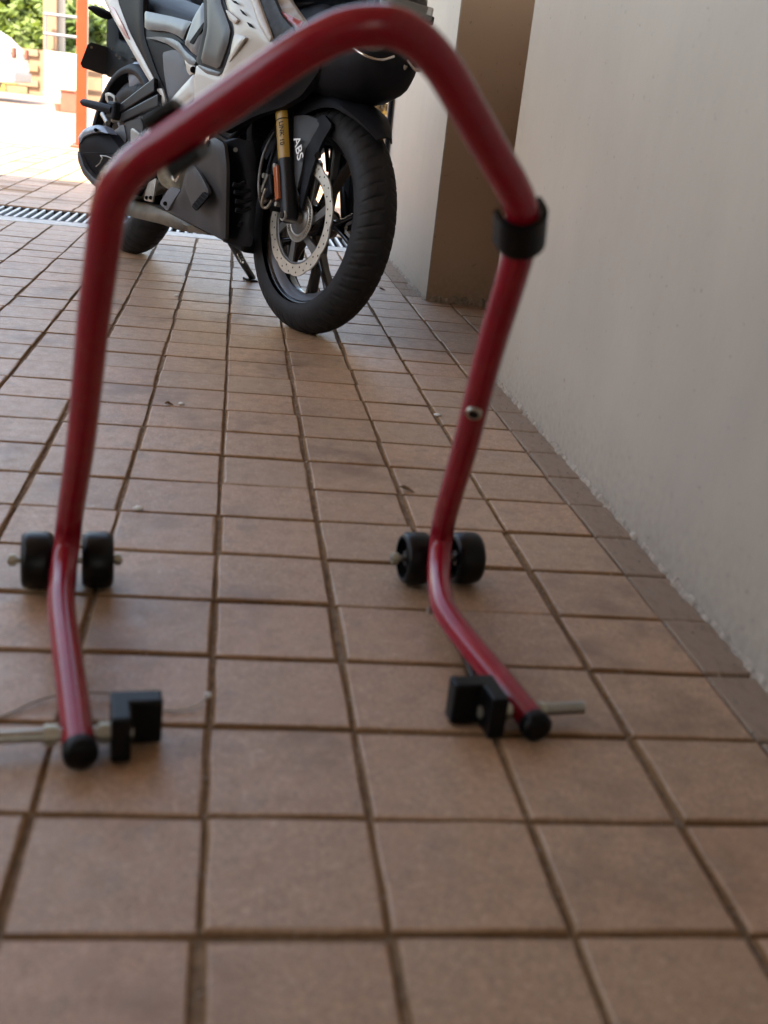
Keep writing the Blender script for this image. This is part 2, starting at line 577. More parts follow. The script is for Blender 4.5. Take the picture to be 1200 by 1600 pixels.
# walls --------------------------------------------------------------
def wall_prism(name, x0, x1, y0, y1, z0, z1, m, label, cat='wall'):
    o = MB().box(((x0 + x1) / 2, (y0 + y1) / 2, (z0 + z1) / 2), (x1 - x0, y1 - y0, z1 - z0)).build(name, m)
    return tag(o, label, cat)
H = 3.5
nw = wall_prism('plaster_wall', XW, XW + .9, -2.6, YN, -.02, H, M_WALL, 'cream plaster wall running up the right side beside the red stand')
fw = wall_prism('plaster_pillar', XW, XW + .9, YFB, 4.93, -.02, H, M_WALL, 'pale plaster wall end behind the front wheel, with a brown painted return', 'pillar')
tmp = MB().box((XW + .45 + .0015, YFB - .0025, H / 2), (.9 - .003, .005, H)).build('painted_return', M_BROWN, fw)
fw.location = (0, 0, 0)
rb = wall_prism('recess_wall', XW + .235, XW + .9, YN + .003, YFB - .006, -.02, H, M_BROWN, 'brown painted back of the recess between the two plaster walls')
# rough mortar at the wall foot
def ragged(name, x, y0, y1, parent, facing='x', seed=1, wdt=.006):
    r = random.Random(seed); vs = []; fs = []
    n = int(abs(y1 - y0) / .011)
    for i in range(n + 1):
        t = y0 + (y1 - y0) * i / n
        w = max(.0015, wdt * (1 + r.uniform(-.8, 1.0))); h = max(.001, r.uniform(.0, .009))
        if facing == 'x':
            vs += [(x - w, t + r.uniform(-.003, .003), -.004), (x - w * .5, t, h * .8), (x - .0006, t, h + .003)]
        else:
            vs += [(t, x - w, -.004), (t, x - w * .5, h * .8 + .004), (t, x - .0006, h * 1.6 + .014)]
    for i in range(n):
        for k in (0, 1):
            fs.append((i * 3 + k, i * 3 + 3 + k, i * 3 + 4 + k, i * 3 + 1 + k))
    return MB().add(vs, fs).build(name, M_MORTAR, parent)
ragged('mortar_edge', XW, -.5, YN, nw, 'x', 2)
ragged('mortar_edge', XW, YFB, 4.8, fw, 'x', 3)
ragged('mortar_edge', YFB - .006, XW + .01, XW + .235, fw, 'y', 4, .012)

# ceiling / upper storey that shades the parking bay
ceil = MB().box((-1.25, -1.55, H + .15), (5.6, 11.1, .3)).build('upper_floor', M_CEIL)
tag(ceil, 'concrete floor of the storey above the parking bay', 'ceiling')

bk = MB().box((-1.6, -5.0, H / 2), (4.6, .2, H)).build('back_wall', mat('back_wall_paint', (.50, .45, .38), .8, noise=.1, nscale=3))
tag(bk, 'plain wall closing the parking bay behind the viewer', 'wall')
lw = MB().box((-3.95, 5.45, .65), (.2, 10.9, 1.3)).box((-3.95, -3.05, H / 2), (.2, 4.1, H)).build('side_light_block', mat('tan_light_block', (0.30, 0.255, 0.205), .8, noise=.15, nscale=3))  # added out of view to dim side reflections and darken the near floor
tag(lw, 'unseen tan wall added on the left to hold back light from the parking bay', 'wall')

# ------------------------------------------------------------------ debris
def blob(name, p, r, m, seed, flat=.5, label=None, cat='debris', group=None, seg=6):
    rr = random.Random(seed); vs = []; fs = []
    n = seg
    rings = [(0.0, -1), (.8, -.5), (1, 0), (.7, .6), (0, 1)]
    for (q, h) in rings[1:4]:
        for i in range(n):
            a = 2 * pi * i / n
            k = r * q * rr.uniform(.75, 1.25)
            vs.append((k * cos(a), k * sin(a), r * flat * (h + .9) + r * rr.uniform(-.1, .1) * flat))
    vs.append((0, 0, 0)); vs.append((0, 0, r * flat * 1.9))
    for k in (0, 1):
        for i in range(n):
            fs.append((k * n + i, k * n + (i + 1) % n, (k + 1) * n + (i + 1) % n, (k + 1) * n + i))
    for i in range(n):
        fs.append((3 * n, (i + 1) % n, i)); fs.append((3 * n + 1, 2 * n + i, 2 * n + (i + 1) % n))
    o = MB().add(vs, fs, True).build(name, m)
    o.location = p
    return tag(o, label, cat, group)
M_CHIP = mat('white_chip', (0.6, 0.6, 0.57), 0.6)
M_LEAF = mat('dry_leaf', (0.16, 0.09, 0.045), 0.8, noise=.3)
blob('plaster_chip', on_z(216, 797), .0075, M_CHIP, 1, .5, 'white plaster chip lying on the joint left of the centre column of pavers', 'chip')
blob('plaster_chip', on_z(283, 632), .006, M_CHIP, 3, .4, 'small white chip at a joint crossing behind the left leg of the stand', 'chip')
blob('plaster_chip', on_z(276, 463), .008, M_CHIP, 4, .4, 'pale chip on the joint just below the motorcycle engine', 'chip')
blob('plaster_chip', on_z(683, 650), .009, M_CHIP, 5, .35, 'grey white chip in the joint left of the right stand leg', 'chip')
def leaf(name, p, r, rz, label):
    vs = [(0, -r, .001), (r * .5, -.2 * r, .004), (r * .35, .6 * r, .006), (0, r * 1.2, .002), (-r * .4, .5 * r, .007), (-r * .5, -.3 * r, .003), (0, 0, .001)]
    fs = [(6, i, (i + 1) % 6) for i in range(6)]
    o = MB().add(vs, fs).build(name, M_LEAF)
    md = o.modifiers.new('solid', 'SOLIDIFY'); md.thickness = .0008
    o.location = p; o.rotation_euler = (0.15, 0.1, rz)
    return tag(o, label, 'leaf')
leaf('dry_leaf', on_z(636, 766), .013, 1.2, 'curled brown leaf caught in a joint left of the right pair of wheels')
leaf('dry_leaf', on_z(598, 453), .014, 1.0, 'dark dry leaf on the paving right of the front tyre')
leaf('dry_leaf', on_z(265, 632), .009, 2.0, 'small brown leaf scrap on the joint behind the left leg of the stand')
gr = MB(); rg = random.Random(9)
def crumb(p, r):
    vs = [p + Vector((rg.uniform(-1, 1), rg.uniform(-1, 1), rg.uniform(-.3, 1))) * r for _ in range(5)]
    gr.add(vs, [(0, 1, 2), (0, 1, 3), (1, 2, 3), (0, 2, 4), (1, 2, 4), (0, 1, 4)])
for i in range(900):
    y = rg.uniform(.9, 4.8); w = rg.random() ** 2 * .05
    if YN < y < YFB: continue
    crumb(Vector((XW - .002 - w, y, .001)), rg.uniform(.0008, .0028))
for i in range(260):
    crumb(Vector((XW + rg.uniform(0, .22), YFB - .012 - rg.random() ** 2 * .05, .001)), rg.uniform(.001, .003))
for i in range(2600):
    c_ = rg.choice([2, 3, 4, 3, 4, 1, 0, -1, -2]); crumb(Vector((c_ * T + rg.uniform(-.0045, .0045), rg.uniform(.5, 3.8), -.0025)), rg.uniform(.0008, .0026))
for i in range(1500):
    r_ = rg.randrange(0, 26); crumb(Vector((rg.uniform(-.8, .6), Y0 + r_ * T + rg.uniform(-.003, .003), -.0025)), rg.uniform(.0007, .0020))
go = gr.build('grit', M_MORTAR)
tag(go, 'grit and mortar crumbs along the wall foot and in the joints', 'grit', kind='stuff')

# ------------------------------------------------------------------ red paddock stand
M_RED = mat('red_paint', (0.235, 0.0045, 0.016), 0.21, coat=.0, noise=.10, nscale=14, bump=.04, bscale=60, spec=.40, dirt=(.20, .07, .06), dirt_scale=55, dirt_amt=.15)
M_RUBBER = mat('black_rubber', (0.0022, 0.0022, 0.0026), 0.40, noise=.3, nscale=40, bump=.15, bscale=180, spec=.18)
M_WHEELP = mat('black_wheel_plastic', (0.0028, 0.0028, 0.0034), 0.34, noise=.2, nscale=30, spec=.22)
M_ZINC = mat('zinc_bolt', (0.36, 0.36, 0.33), 0.38, metal=.85, noise=.15, nscale=60)
M_GALV = mat('nut_zinc', (0.42, 0.42, 0.35), 0.42, metal=.6)

A = on_z(105, 872, .036); B = on_z(690, 870, .036); Dp = at_depth(565, 42, .80)
HN = (B - A).cross(Dp - A).normalized()
def hp(u, v): return on_plane(u, v, A, HN)
AX = (B - A).normalized()
capL = on_z(125, 1172, .0165); capR = on_z(835, 1131, .0165)
left = [capL, on_z(112, 1075, .026), on_z(102, 1000, .034), on_z(97, 960, .038), on_z(96, 930, .042), on_z(98, 905, .045), on_z(100, 882, .052), on_z(104, 855, .066), hp(107, 828), hp(110, 800), hp(125, 700), hp(136, 600), hp(146, 500), hp(158, 410), hp(165, 355), hp(172, 318), hp(190, 282), hp(220, 251), hp(262, 223)]
right = [hp(345, 166), hp(400, 128), hp(452, 92), hp(500, 64), hp(540, 47), hp(580, 41), hp(618, 44), hp(652, 62), hp(684, 95), hp(708, 131), hp(740, 187), hp(772, 243), hp(798, 287), hp(812, 318), hp(816, 345), hp(811, 390), hp(802, 425), hp(791, 462), hp(762, 560), hp(726, 700), hp(697, 800), hp(691, 830), on_z(688, 856, .066), on_z(686, 882, .052), on_z(686, 903, .045), on_z(689, 930, .042), on_z(698, 958, .038), on_z(735, 1008, .031), on_z(785, 1068, .023), capR]
stand = empty('paddock_stand', ((A.x + B.x) / 2, (A.y + B.y) / 2, 0))
tag(stand, 'red tubular motorcycle paddock stand standing on the pavers in the foreground', 'paddock stand')
def lo(p): return Vector(p) - stand.location
path = [lo(p) for p in smooth_path(left + right, 5)]
MB().tube(path, .01515, 32).build('tube_frame', M_RED, stand)
def arm_dir(a, b): return (Vector(a) - Vector(b)).normalized()
for cp, nx in ((capL, left[1]), (capR, right[-2])):
    d = arm_dir(cp, nx)
    c0 = lo(cp)
    prof = [c0 - d * .004, c0 + d * .004, c0 + d * .009, c0 + d * .0115]
    MB().tube(prof, [.0158, .0162, .0155, .010], 32).build('end_cap', M_RUBBER, stand)
# adjusting bolts, nuts and lifting pads
def nut(c, ax, r, h, parent):
    MB().cyl(c - ax * h / 2, c + ax * h / 2, r, n=6, smooth=False).build('nut', M_GALV, parent, bevel=.001)
def threaded(a, b, r, parent, name='adjuster_bolt'):
    a = Vector(a); b = Vector(b); n = int((b - a).length / .0009)
    pts = [a.lerp(b, i / n) for i in range(n + 1)]
    rs = [r * (1.0 if i % 2 else .88) for i in range(n + 1)]
    return MB().tube(pts, rs, 14).build(name, M_ZINC, parent)
aL = arm_dir(left[1], capL); aR = arm_dir(right[-2], capR)
bl = lo(capL) + aL * .024; br_ = lo(capR) + aR * .024
AXf = Vector((AX.x, AX.y, 0)).normalized()
BL = threaded(bl - AXf * .135, bl + AXf * .050, .0068, stand)
BR = threaded(br_ - AXf * .050, br_ + AXf * .068, .0070, stand)
nut(bl - AXf * .024, AXf, .0105, .012, stand); nut(bl + AXf * .0245, AXf, .0105, .012, stand)
nut(br_ + AXf * .0205, AXf, .0085, .007, stand); nut(br_ - AXf * .021, AXf, .010, .009, stand)
def pad(c, s, parent):
    """L-shaped rubber lifting pad beside the arm end; s=+1 to the right of the tube"""
    f = Vector((-AXf.y, AXf.x, 0))          # away from the camera
    o = Vector((c.x, c.y, 0))
    def P(a, b, z): return o + AXf * (s * a) + f * b + Vector((0, 0, z))
    prof = [(.029, -.026), (.047, -.026), (.047, .004), (.077, .004), (.077, .026), (.029, .026)]
    m_ = MB()
    m_.prism([P(a, b, .002) for a, b in prof], (0, 0, .046))
    m_.build('lifting_pad', M_RUBBER, parent, bevel=.0025)
pad(bl, 1, stand); pad(br_, -1, stand)
# wheels in pairs on an axle through each bend
def wheel(c, parent):
    w = .0185
    prof = [(-w, .012), (-w, .028), (-w * .82, .0325), (-w * .55, .0348), (w * .55, .0348), (w * .82, .0325), (w, .028), (w, .012)]
    a = AXf; e1 = Vector((0, 0, 1)); e2 = a.cross(e1)
    n = 36; vs = []; fs = []
    inner = [(-w * .45, .0275), (-w * .45, .011)]
    prof = [(-w * .35, .010), (-w * .35, .0255), (-w, .0270), (-w, .0300), (-w * .8, .0335), (-w * .5, .0350), (w * .5, .0350), (w * .8, .0335), (w, .0300), (w, .0270), (w * .35, .0255), (w * .35, .010)]
    for i in range(n):
        t = 2 * pi * i / n
        for (y, r) in prof:
            vs.append(c + a * y + (e1 * cos(t) + e2 * sin(t)) * r)
    k = len(prof)
    for i in range(n):
        j = (i + 1) % n
        for q in range(k - 1):
            fs.append((i * k + q, j * k + q, j * k + q + 1, i * k + q + 1))
    o = MB().add(vs, fs, True).build('wheel', M_WHEELP, parent)
    md = o.modifiers.new('edge', 'EDGE_SPLIT'); md.split_angle = radians(50)
    MB().cyl(c - a * w * .8, c + a * w * .8, .0105, n=20).build('hub', M_WHEELP, o, bevel=.001)
for cw in (lo(hp(104, 868)), lo(hp(687, 868))):
    cw = Vector((cw.x, cw.y, .0352))
    MB().prism([cw + AXf * .004 + Vector((0, .010, -.010)), cw + AXf * .004 + Vector((0, -.030, -.006)), cw + AXf * .004 + Vector((0, -.034, .012)), cw + AXf * .004 + Vector((0, .008, .030))], -AXf * .008).build('axle_bracket', M_RED, stand, bevel=.0015)
    threaded(cw - AXf * .068, cw + AXf * .066, .0045, stand, 'axle_bolt')
    MB().cyl(cw - AXf * .066, cw - AXf * .058, .0078, n=6, smooth=False).build('nut', M_GALV, stand, bevel=.001)
    MB().cyl(cw + AXf * .057, cw + AXf * .064, .0078, n=6, smooth=False).build('nut', M_GALV, stand, bevel=.001)
    wheel(cw - AXf * .0335, stand); wheel(cw + AXf * .0365, stand)
# rubber clips on the handle
def clip(p0, p1, side, parent, r=.0165, open_half=True, wings=True, th=.0065, wl=.012):
    """C-shaped rubber collar; side = direction of the closed back"""
    a = (p1 - p0).normalized(); s_ = side - a * side.dot(a); s_.normalize(); t_ = a.cross(s_)
    prof = []
    n = 18
    for i in range(n + 1):
        ang = -pi * .5 + pi * i / n
        prof.append(((r + th) * cos(ang), (r + th) * sin(ang)))
    top = prof[-1]
    L1 = wl
    outer = [(-L1, -(r + th))] + prof + [(-L1, r + th)]
    inner = [(-L1, r + .0005)] + [((r + .0005) * cos(pi * .5 - pi * i / n), (r + .0005) * sin(pi * .5 - pi * i / n)) for i in range(n + 1)] + [(-L1, -(r + .0005))]
    poly = [p0 + s_ * x + t_ * y for x, y in outer + inner]
    m_ = MB(); off = p1 - p0; k = len(poly)
    q2 = [p + off for p in poly]
    m_.add(poly + q2, [(i, (i + 1) % k, k + (i + 1) % k, k + i) for i in range(k)])
    h = len(outer)
    for base in (poly, q2):
        m_.add(base, [(i, i + 1, k - 2 - i, k - 1 - i) for i in range(h - 1)])
    return m_.build('rubber_clip', M_RUBBER, parent, bevel=.0015)
vcam = (CAM - (A + Dp) / 2).normalized()
c1 = lo(hp(816, 331)); c2 = lo(hp(813, 378))
clip(c1, c2, vcam, stand)
c1 = lo(hp(247, 232)); c2 = lo(hp(294, 200))
clip(c1, c2, -vcam + Vector((0, 0, -.15)), stand, wings=True, th=.0090, wl=.005)
# small screws in the tube
pb = lo(hp(745, 628)); nrm = (CAM - hp(745, 628)); tax = (hp(762, 560) - hp(726, 700)).normalized(); nrm = (nrm - tax * nrm.dot(tax)).normalized()
MB().cyl(pb + nrm * .0120, pb + nrm * .0186, .0085, n=20).build('screw_head', M_GALV, stand, bevel=.0006)
MB().cyl(pb + nrm * .0150, pb + nrm * .0190, .0060, n=14).build('screw_hole', M_RUBBER, stand)
pq = lo(on_z(668, 954, .022))
MB().cyl(pq, pq + AXf * .02, .0045, n=12).build('pin', M_ZINC, stand, bevel=.001)
# dark bracket below the right arm
MB().tube([lo(on_z(712, 985, .006)), lo(on_z(728, 1030, .008)), lo(on_z(742, 1062, .012))], .004, 10).build('pad_stem', M_RUBBER, stand)
# thin clear cable tie on the paving behind the stand's left foot
M_TIE = mat('clear_nylon', (0.42, 0.35, 0.29), 0.35, trans=.15)
tp = [on_z(u, v, z) for u, v, z in ((-30, 1130, .002), (20, 1112, .002), (60, 1094, .004), (110, 1083, .006), (180, 1084, .006), (230, 1096, .004), (262, 1110, .002), (300, 1106, .003), (324, 1090, .006))]
tie = MB().tube(smooth_path(tp, 6), .0013, 8).build('cable_tie', M_TIE)
tag(tie, 'thin clear nylon cable tie curled on the pavers behind the left pad of the stand', 'cable tie')
MB().box(on_z(325, 1086, .005), (.006, .005, .005)).build('tie_head', M_CHIP, tie, bevel=.001)

#MOTO
# ------------------------------------------------------------------ motorcycle
# local frame: X forward, Y to the bike's left, Z up (leaning 6 degrees onto its side stand)
RC = Vector((-2.58 * T, 28.68 * T, 0)); FC = Vector((1.44 * T, 20.28 * T, 0))
BF = (FC - RC).normalized(); WB = (FC - RC).length
BLf = Vector((-BF.y, BF.x, 0)); LEAN = radians(6)
BU = BLf * sin(LEAN) + Vector((0, 0, cos(LEAN))); BLp = BLf * cos(LEAN) - Vector((0, 0, sin(LEAN)))
def bp(u, v, Y):
    d = ray(u, v); o = CAM - RC
    P = o + d * ((Y - o.dot(BLp)) / d.dot(BLp))
    return Vector((P.dot(BF), Y, P.dot(BU)))
def bx(u, v, X):
    d = ray(u, v); o = CAM - RC
    P = o + d * ((X - o.dot(BF)) / d.dot(BF))
    return Vector((X, P.dot(BLp), P.dot(BU)))
moto = empty('motorcycle')
moto.matrix_world = Matrix(((BF.x, BLp.x, BU.x, RC.x), (BF.y, BLp.y, BU.y, RC.y), (BF.z, BLp.z, BU.z, RC.z), (0, 0, 0, 1)))
tag(moto, 'silver and charcoal sports motorcycle leaning on its side stand behind the red paddock stand', 'motorcycle')

K_SILVER = mat('silver_paint', (0.36, 0.33, 0.295), 0.45, metal=.0, coat=.25, noise=.05, nscale=8, rvar=.05)
K_STEELB = mat('metallic_grey_paint', (0.070, 0.074, 0.085), 0.40, metal=.1, coat=.1)
K_CHAR = mat('charcoal_plastic', (0.008, 0.0076, 0.009), 0.55, noise=.12, nscale=18, bump=.12, bscale=350, spec=.06)
K_DGREY = mat('dark_grey_plastic', (0.034, 0.033, 0.035), 0.45, noise=.12, nscale=12, bump=.12, bscale=350, dirt=(.045, .042, .040), dirt_scale=9, dirt_amt=.25, spec=.3)
K_KNEE = mat('knee_panel_grey', (0.050, 0.048, 0.048), 0.45, noise=.06, bump=.1, bscale=350, spec=.3)
K_TEX = mat('textured_grey_plastic', (0.075, 0.078, 0.088), 0.6, bump=.6, bscale=500)
K_BLACK = mat('black_gloss', (0.005, 0.006, 0.009), 0.18, coat=.3, spec=.35)
K_MATT = mat('black_plastic', (0.0085, 0.0092, 0.0125), 0.52, noise=.3, nscale=30, bump=.15, bscale=250, spec=.13)
K_FRAME = mat('satin_black_metal', (0.007, 0.007, 0.009), 0.35, spec=.22)
K_TYRE = mat('tyre_rubber', (0.0125, 0.0120, 0.0130), 0.6, noise=.3, nscale=25, bump=.25, bscale=220, dirt=(.018, .016, .015), dirt_scale=12, dirt_amt=.5, spec=.2)
K_RIM = mat('rim_paint', (0.008, 0.008, 0.010), 0.22, spec=.6, coat=.2)
K_DISC = mat('brake_steel', (0.56, 0.53, 0.47), 0.38, metal=.6, noise=.1, nscale=40)
K_CARR = mat('grey_alloy', (0.13, 0.13, 0.13), 0.4, metal=.5)
K_ALU = mat('cast_aluminium', (0.42, 0.40, 0.36), 0.38, metal=.8, noise=.25, nscale=30, dirt=(.12, .09, .06), dirt_scale=14, dirt_amt=.5)
K_BROWN = mat('heat_stained_steel', (0.11, 0.090, 0.065), 0.5, metal=.4, noise=.4, nscale=14)
K_YEL = mat('yellow_sticker', (0.27, 0.15, 0.018), 0.4)
K_ORG = mat('amber_reflector', (0.42, 0.12, 0.05), 0.2, coat=.6)
K_REDS = mat('red_graphic', (0.24, 0.02, 0.025), 0.3, coat=.5)
K_WHT = mat('white_print', (0.7, 0.7, 0.7), 0.4)
K_INK = mat('black_print', (0.006, 0.006, 0.006), 0.6, spec=.05)
K_PLATE = mat('number_plate_back', (0.030, 0.028, 0.030), 0.6, spec=.2)
K_RIM_GLINT = mat('rim_highlight_grey', (0.11, 0.115, 0.13), 0.30, metal=.3)  # paler grey that paints the bright reflection on the lower rim
K_LENS = mat('lamp_lens', (0.55, 0.55, 0.56), 0.05, trans=.7, coat=.6)
K_CHROME = mat('chrome', (0.6, 0.6, 0.6), 0.12, metal=1.0)
K_GRAPH = mat('carbon_print', (0.030, 0.034, 0.038), 0.5, noise=.3, nscale=60, spec=.2)
K_BLUEG = mat('blue_grey_metal', (0.16, 0.19, 0.24), 0.35, metal=.3)

def chaikin(P, n=1, keep=.25):
    for _ in range(n):
        Q = []
        for i in range(len(P)):
            a, b = P[i], P[(i + 1) % len(P)]
            Q += [a.lerp(b, keep), a.lerp(b, 1 - keep)]
        P = Q
    return P

def skin(name, ctrl, thick, m, bulge=.004, rad=.03, step=.022, parent=None, mirror=True, rnd=True, plane='Y', out=-1, bev=0):
    """moulded panel: outline given as 3-D points, surface pillowed outwards, with real thickness"""
    C3 = [Vector(c) for c in ctrl]
    I, J, K = (0, 2, 1) if plane == 'Y' else (1, 2, 0)
    P = chaikin(C3, 1, .12) if rnd else C3
    B_ = []
    for i in range(len(P)):
        a, b = P[i], P[(i + 1) % len(P)]
        n = max(1, int((b - a).length / step))
        B_ += [a.lerp(b, t / n) for t in range(n)]
    pts2 = [Vector((p[I], p[J])) for p in B_]
    nb_ = len(pts2)
    x0 = min(p.x for p in pts2); x1 = max(p.x for p in pts2); y0 = min(p.y for p in pts2); y1 = max(p.y for p in pts2)
    def inside(x, y):
        c = False; j = nb_ - 1
        for i in range(nb_):
            a, b = pts2[i], pts2[j]
            if (a.y > y) != (b.y > y) and x < (b.x - a.x) * (y - a.y) / (b.y - a.y) + a.x: c = not c
            j = i
        return c
    def dist(x, y):
        d = 9.
        p = Vector((x, y))
        for i in range(nb_):
            a, b = pts2[i], pts2[(i + 1) % nb_]
            ab = b - a; L2 = ab.length_squared
            t = max(0, min(1, (p - a).dot(ab) / L2)) if L2 > 0 else 0
            d = min(d, (p - a - ab * t).length)
        return d
    inn = []
    area_ = abs(sum(pts2[i].x * pts2[(i + 1) % nb_].y - pts2[(i + 1) % nb_].x * pts2[i].y for i in range(nb_))) / 2
    st = max(.0045, min(step * .6, area_ ** .5 / 9))
    y = y0 + st / 2; row = 0
    while y < y1:
        x = x0 + (st / 2 if row % 2 else 0)
        while x < x1:
            if inside(x, y) and dist(x, y) > st * .45: inn.append(Vector((x, y)))
            x += st
        y += st; row += 1
    # ring close to the edge gives a rounded lip
    allp = pts2 + inn
    vv, ee, ff, *_ = geometry.delaunay_2d_cdt(allp, [(i, (i + 1) % nb_) for i in range(nb_)], [], 1, 1e-6)
    src = [(Vector((c[I], c[J])), c[K]) for c in B_]
    def depth(x, y):
        s = 0; w = 0; p = Vector((x, y))
        for q, k in src:
            d2 = (p - q).length_squared
            if d2 < 1e-10: return k
            ww = 1 / d2 ** 1.5; s += ww * k; w += ww
        return s / w
    vs = []
    for p in vv:
        d = dist(p.x, p.y)
        t = min(1, d / rad)
        h = depth(p.x, p.y) + out * bulge * (1 - (1 - t) ** 2)
        q = [0, 0, 0]; q[I] = p.x; q[J] = p.y; q[K] = h
        vs.append(q)
    n = len(vs)
    back = []
    for q in vs:
        b = list(q); b[K] -= out * thick; back.append(b)
    cnt = {}
    for f in ff:
        for i in range(len(f)):
            e = (f[i], f[(i + 1) % len(f)])
            cnt[e] = 1
    side = [(a, b, b + n, a + n) for (a, b) in cnt if (b, a) not in cnt]
    mb = MB()
    mb.v = [tuple(v) for v in vs + back]
    mb.f = [tuple(f) for f in ff] + [tuple(i + n for i in reversed(f)) for f in ff] + side
    mb.sm = [True] * (2 * len(ff)) + [False] * len(side)
    o = mb.build(name, m, parent or moto)
    if bev:
        md = o.modifiers.new('bevel', 'BEVEL'); md.width = bev; md.segments = 2; md.angle_limit = radians(50)
    else:
        md = o.modifiers.new('edge', 'EDGE_SPLIT'); md.split_angle = radians(55)
    if mirror:
        kx = .55 if name in ('belly_pan', 'pan_facet', 'pan_end') else 1
        ky = .78 if name in ('side_fairing', 'fairing_ridge', 'vent_slot', 'fairing_step', 'carbon_graphic') else 1
        m2 = MB(); m2.v = [(.68 + (a - .68) * (kx if ky == 1 else .86), -b * ky, c) for a, b, c in mb.v]; m2.f = mb.f; m2.sm = mb.sm
        o2 = m2.build(name, m, parent or moto)
        md = o2.modifiers.new('edge', 'EDGE_SPLIT'); md.split_angle = radians(55)
    return o
def PY(*uvY): return [bp(u, v, y) for u, v, y in uvY]

# ---- wheels
def tyre_mesh(name, cx, cz, R, w, parent, nseg, grooves, seed=0):
    prof = []
    N = 30
    for i in range(N + 1):
        s = -1 + 2 * i / N
        # crown then sidewall
        ang = s * radians(118)
        rr = w * .5
        y = rr * sin(ang) * (1 if abs(ang) < pi / 2 else 1)
        h = rr * .92 * cos(ang)
        prof.append((y, R - rr * .92 + h, s))
    rimr = .222
    vs = []; fs = []
    k = len(prof)
    for i in range(nseg):
        a = 2 * pi * i / nseg
        for (y, r, s) in prof:
            r2 = r
            if abs(s) < .70:
                ph = (a / (2 * pi) * grooves + 1.15 * abs(s) ** 1.3 + (.5 if s > 0 else 0)) % 1
                g = (ph < .20 and abs(s) > .10)
                ph2 = (a / (2 * pi) * grooves * .5 - .9 * abs(s)) % 1
                g2 = (.48 < ph2 < .56 and .28 < abs(s) < .62)
                if g or g2 or abs(s) < .035: r2 = r - .0028
            if .74 < abs(s) < .79 or .90 < abs(s) < .93: r2 = r + .0016; y2 = y * 1.02
            else: y2 = y
            vs.append((cx + r2 * cos(a), y2, cz + r2 * sin(a)))
    for i in range(nseg):
        j = (i + 1) % nseg
        for q in range(k - 1):
            fs.append((i * k + q, j * k + q, j * k + q + 1, i * k + q + 1))
    o = MB().add(vs, fs, True).build(name, K_TYRE, parent)
    md = o.modifiers.new('edge', 'EDGE_SPLIT'); md.split_angle = radians(38)
    # raised sidewall ring
    for s in (-1, 1):
        MB().lathe([(s * (w * .445), R - w * .57), (s * (w * .468), R - w * .55), (s * (w * .468), R - w * .53), (s * (w * .478), R - w * .50)], (cx, 0, cz), n=96).build('bead_ring', K_TYRE, o)
    return o

def bike_wheel(cx, cz, R, w, rw, name, disc_r, nseg=672, grooves=52):
    W = bpy.data.objects.new(name, None); COL.objects.link(W); W.parent = moto
    tyre_mesh('tyre', cx, cz, R, w, W, nseg, grooves)
    h = rw / 2
    ri = R - w * .70
    prof = [(-h, ri + .007), (-h - .003, ri + .004), (-h - .002, ri - .003), (-h + .006, ri - .006), (-h + .012, ri - .018), (-.012, ri - .026), (.012, ri - .026), (h - .012, ri - .018), (h - .006, ri - .006), (h + .002, ri - .003), (h + .003, ri + .004), (h, ri + .007)]
    rim = MB().lathe(prof, (cx, 0, cz), n=120)
    rim = rim.build('rim', K_RIM, W)
    # red pin-stripe on the lip, then a painted highlight low on the rim
    MB().lathe([(-h - .0010, ri - .0045), (-h + .0045, ri - .0072)], (cx, 0, cz), n=60, a0=radians(-55), a1=radians(-28)).build('red_stripe', K_REDS, rim)
    MB().lathe([(-h + .0052, ri - .0062), (-h + .0110, ri - .0180), (-.014, ri - .0268)], (cx, 0, cz), n=60, a0=radians(-175), a1=radians(-40)).build('rim_highlight', K_RIM_GLINT, rim)
    # five split spokes
    for q in range(5):
        a = radians(-90 + 72 * q + 20)
        def pt(r, da, y): return Vector((cx + r * cos(a + da), y, cz + r * sin(a + da)))
        sp = MB()
        def blade(p0, p1, w0, w1, t0, t1):
            d = (p1 - p0).normalized(); s_ = Vector((d.z, 0, -d.x)); Yv = Vector((0, 1, 0))
            vs = []
            for p, ww, tt in ((p0, w0, t0), (p1, w1, t1)):
                for sx, sy in ((-1, -1), (-.55, -1.0), (.55, -1.0), (1, -1), (1, 1), (.55, 1), (-.55, 1), (-1, 1)):
                    yy_ = tt * sy * (1 if abs(sx) < .9 else .55)
                    vs.append(p + s_ * ww * sx + Yv * yy_)
            sp.add(vs, [(i, (i + 1) % 8, 8 + (i + 1) % 8, 8 + i) for i in range(8)])
            sp.add(vs[:8], [tuple(range(8))]); sp.add(vs[8:], [tuple(range(8))])
        blade(pt(.030, 0, 0), pt(.088, 0, 0), .017, .012, .024, .017)
        for s in (-1, 1):
            blade(pt(.084, s * .04, 0), pt(.128, s * .15, 0), .0085, .0075, .016, .014)
            blade(pt(.127, s * .148, 0), pt(ri - .018, s * .24, 0), .0075, .0095, .014, .017)
        sp.build('spoke', K_RIM, W, bevel=.002)
    MB().lathe([(-.045, 0.0), (-.045, .026), (-.040, .036), (-.02, .042), (.02, .042), (.040, .036), (.045, .026), (.045, 0)], (cx, 0, cz), n=40).build('hub', K_RIM, W)
    return W
FW = (1.318, .288); RW = (0.0, .300)
wf = bike_wheel(FW[0], FW[1], .291, .111, .070, 'front_wheel', .15)
wr = bike_wheel(RW[0], RW[1], .303, .134, .095, 'rear_wheel', .115, nseg=480, grooves=44)

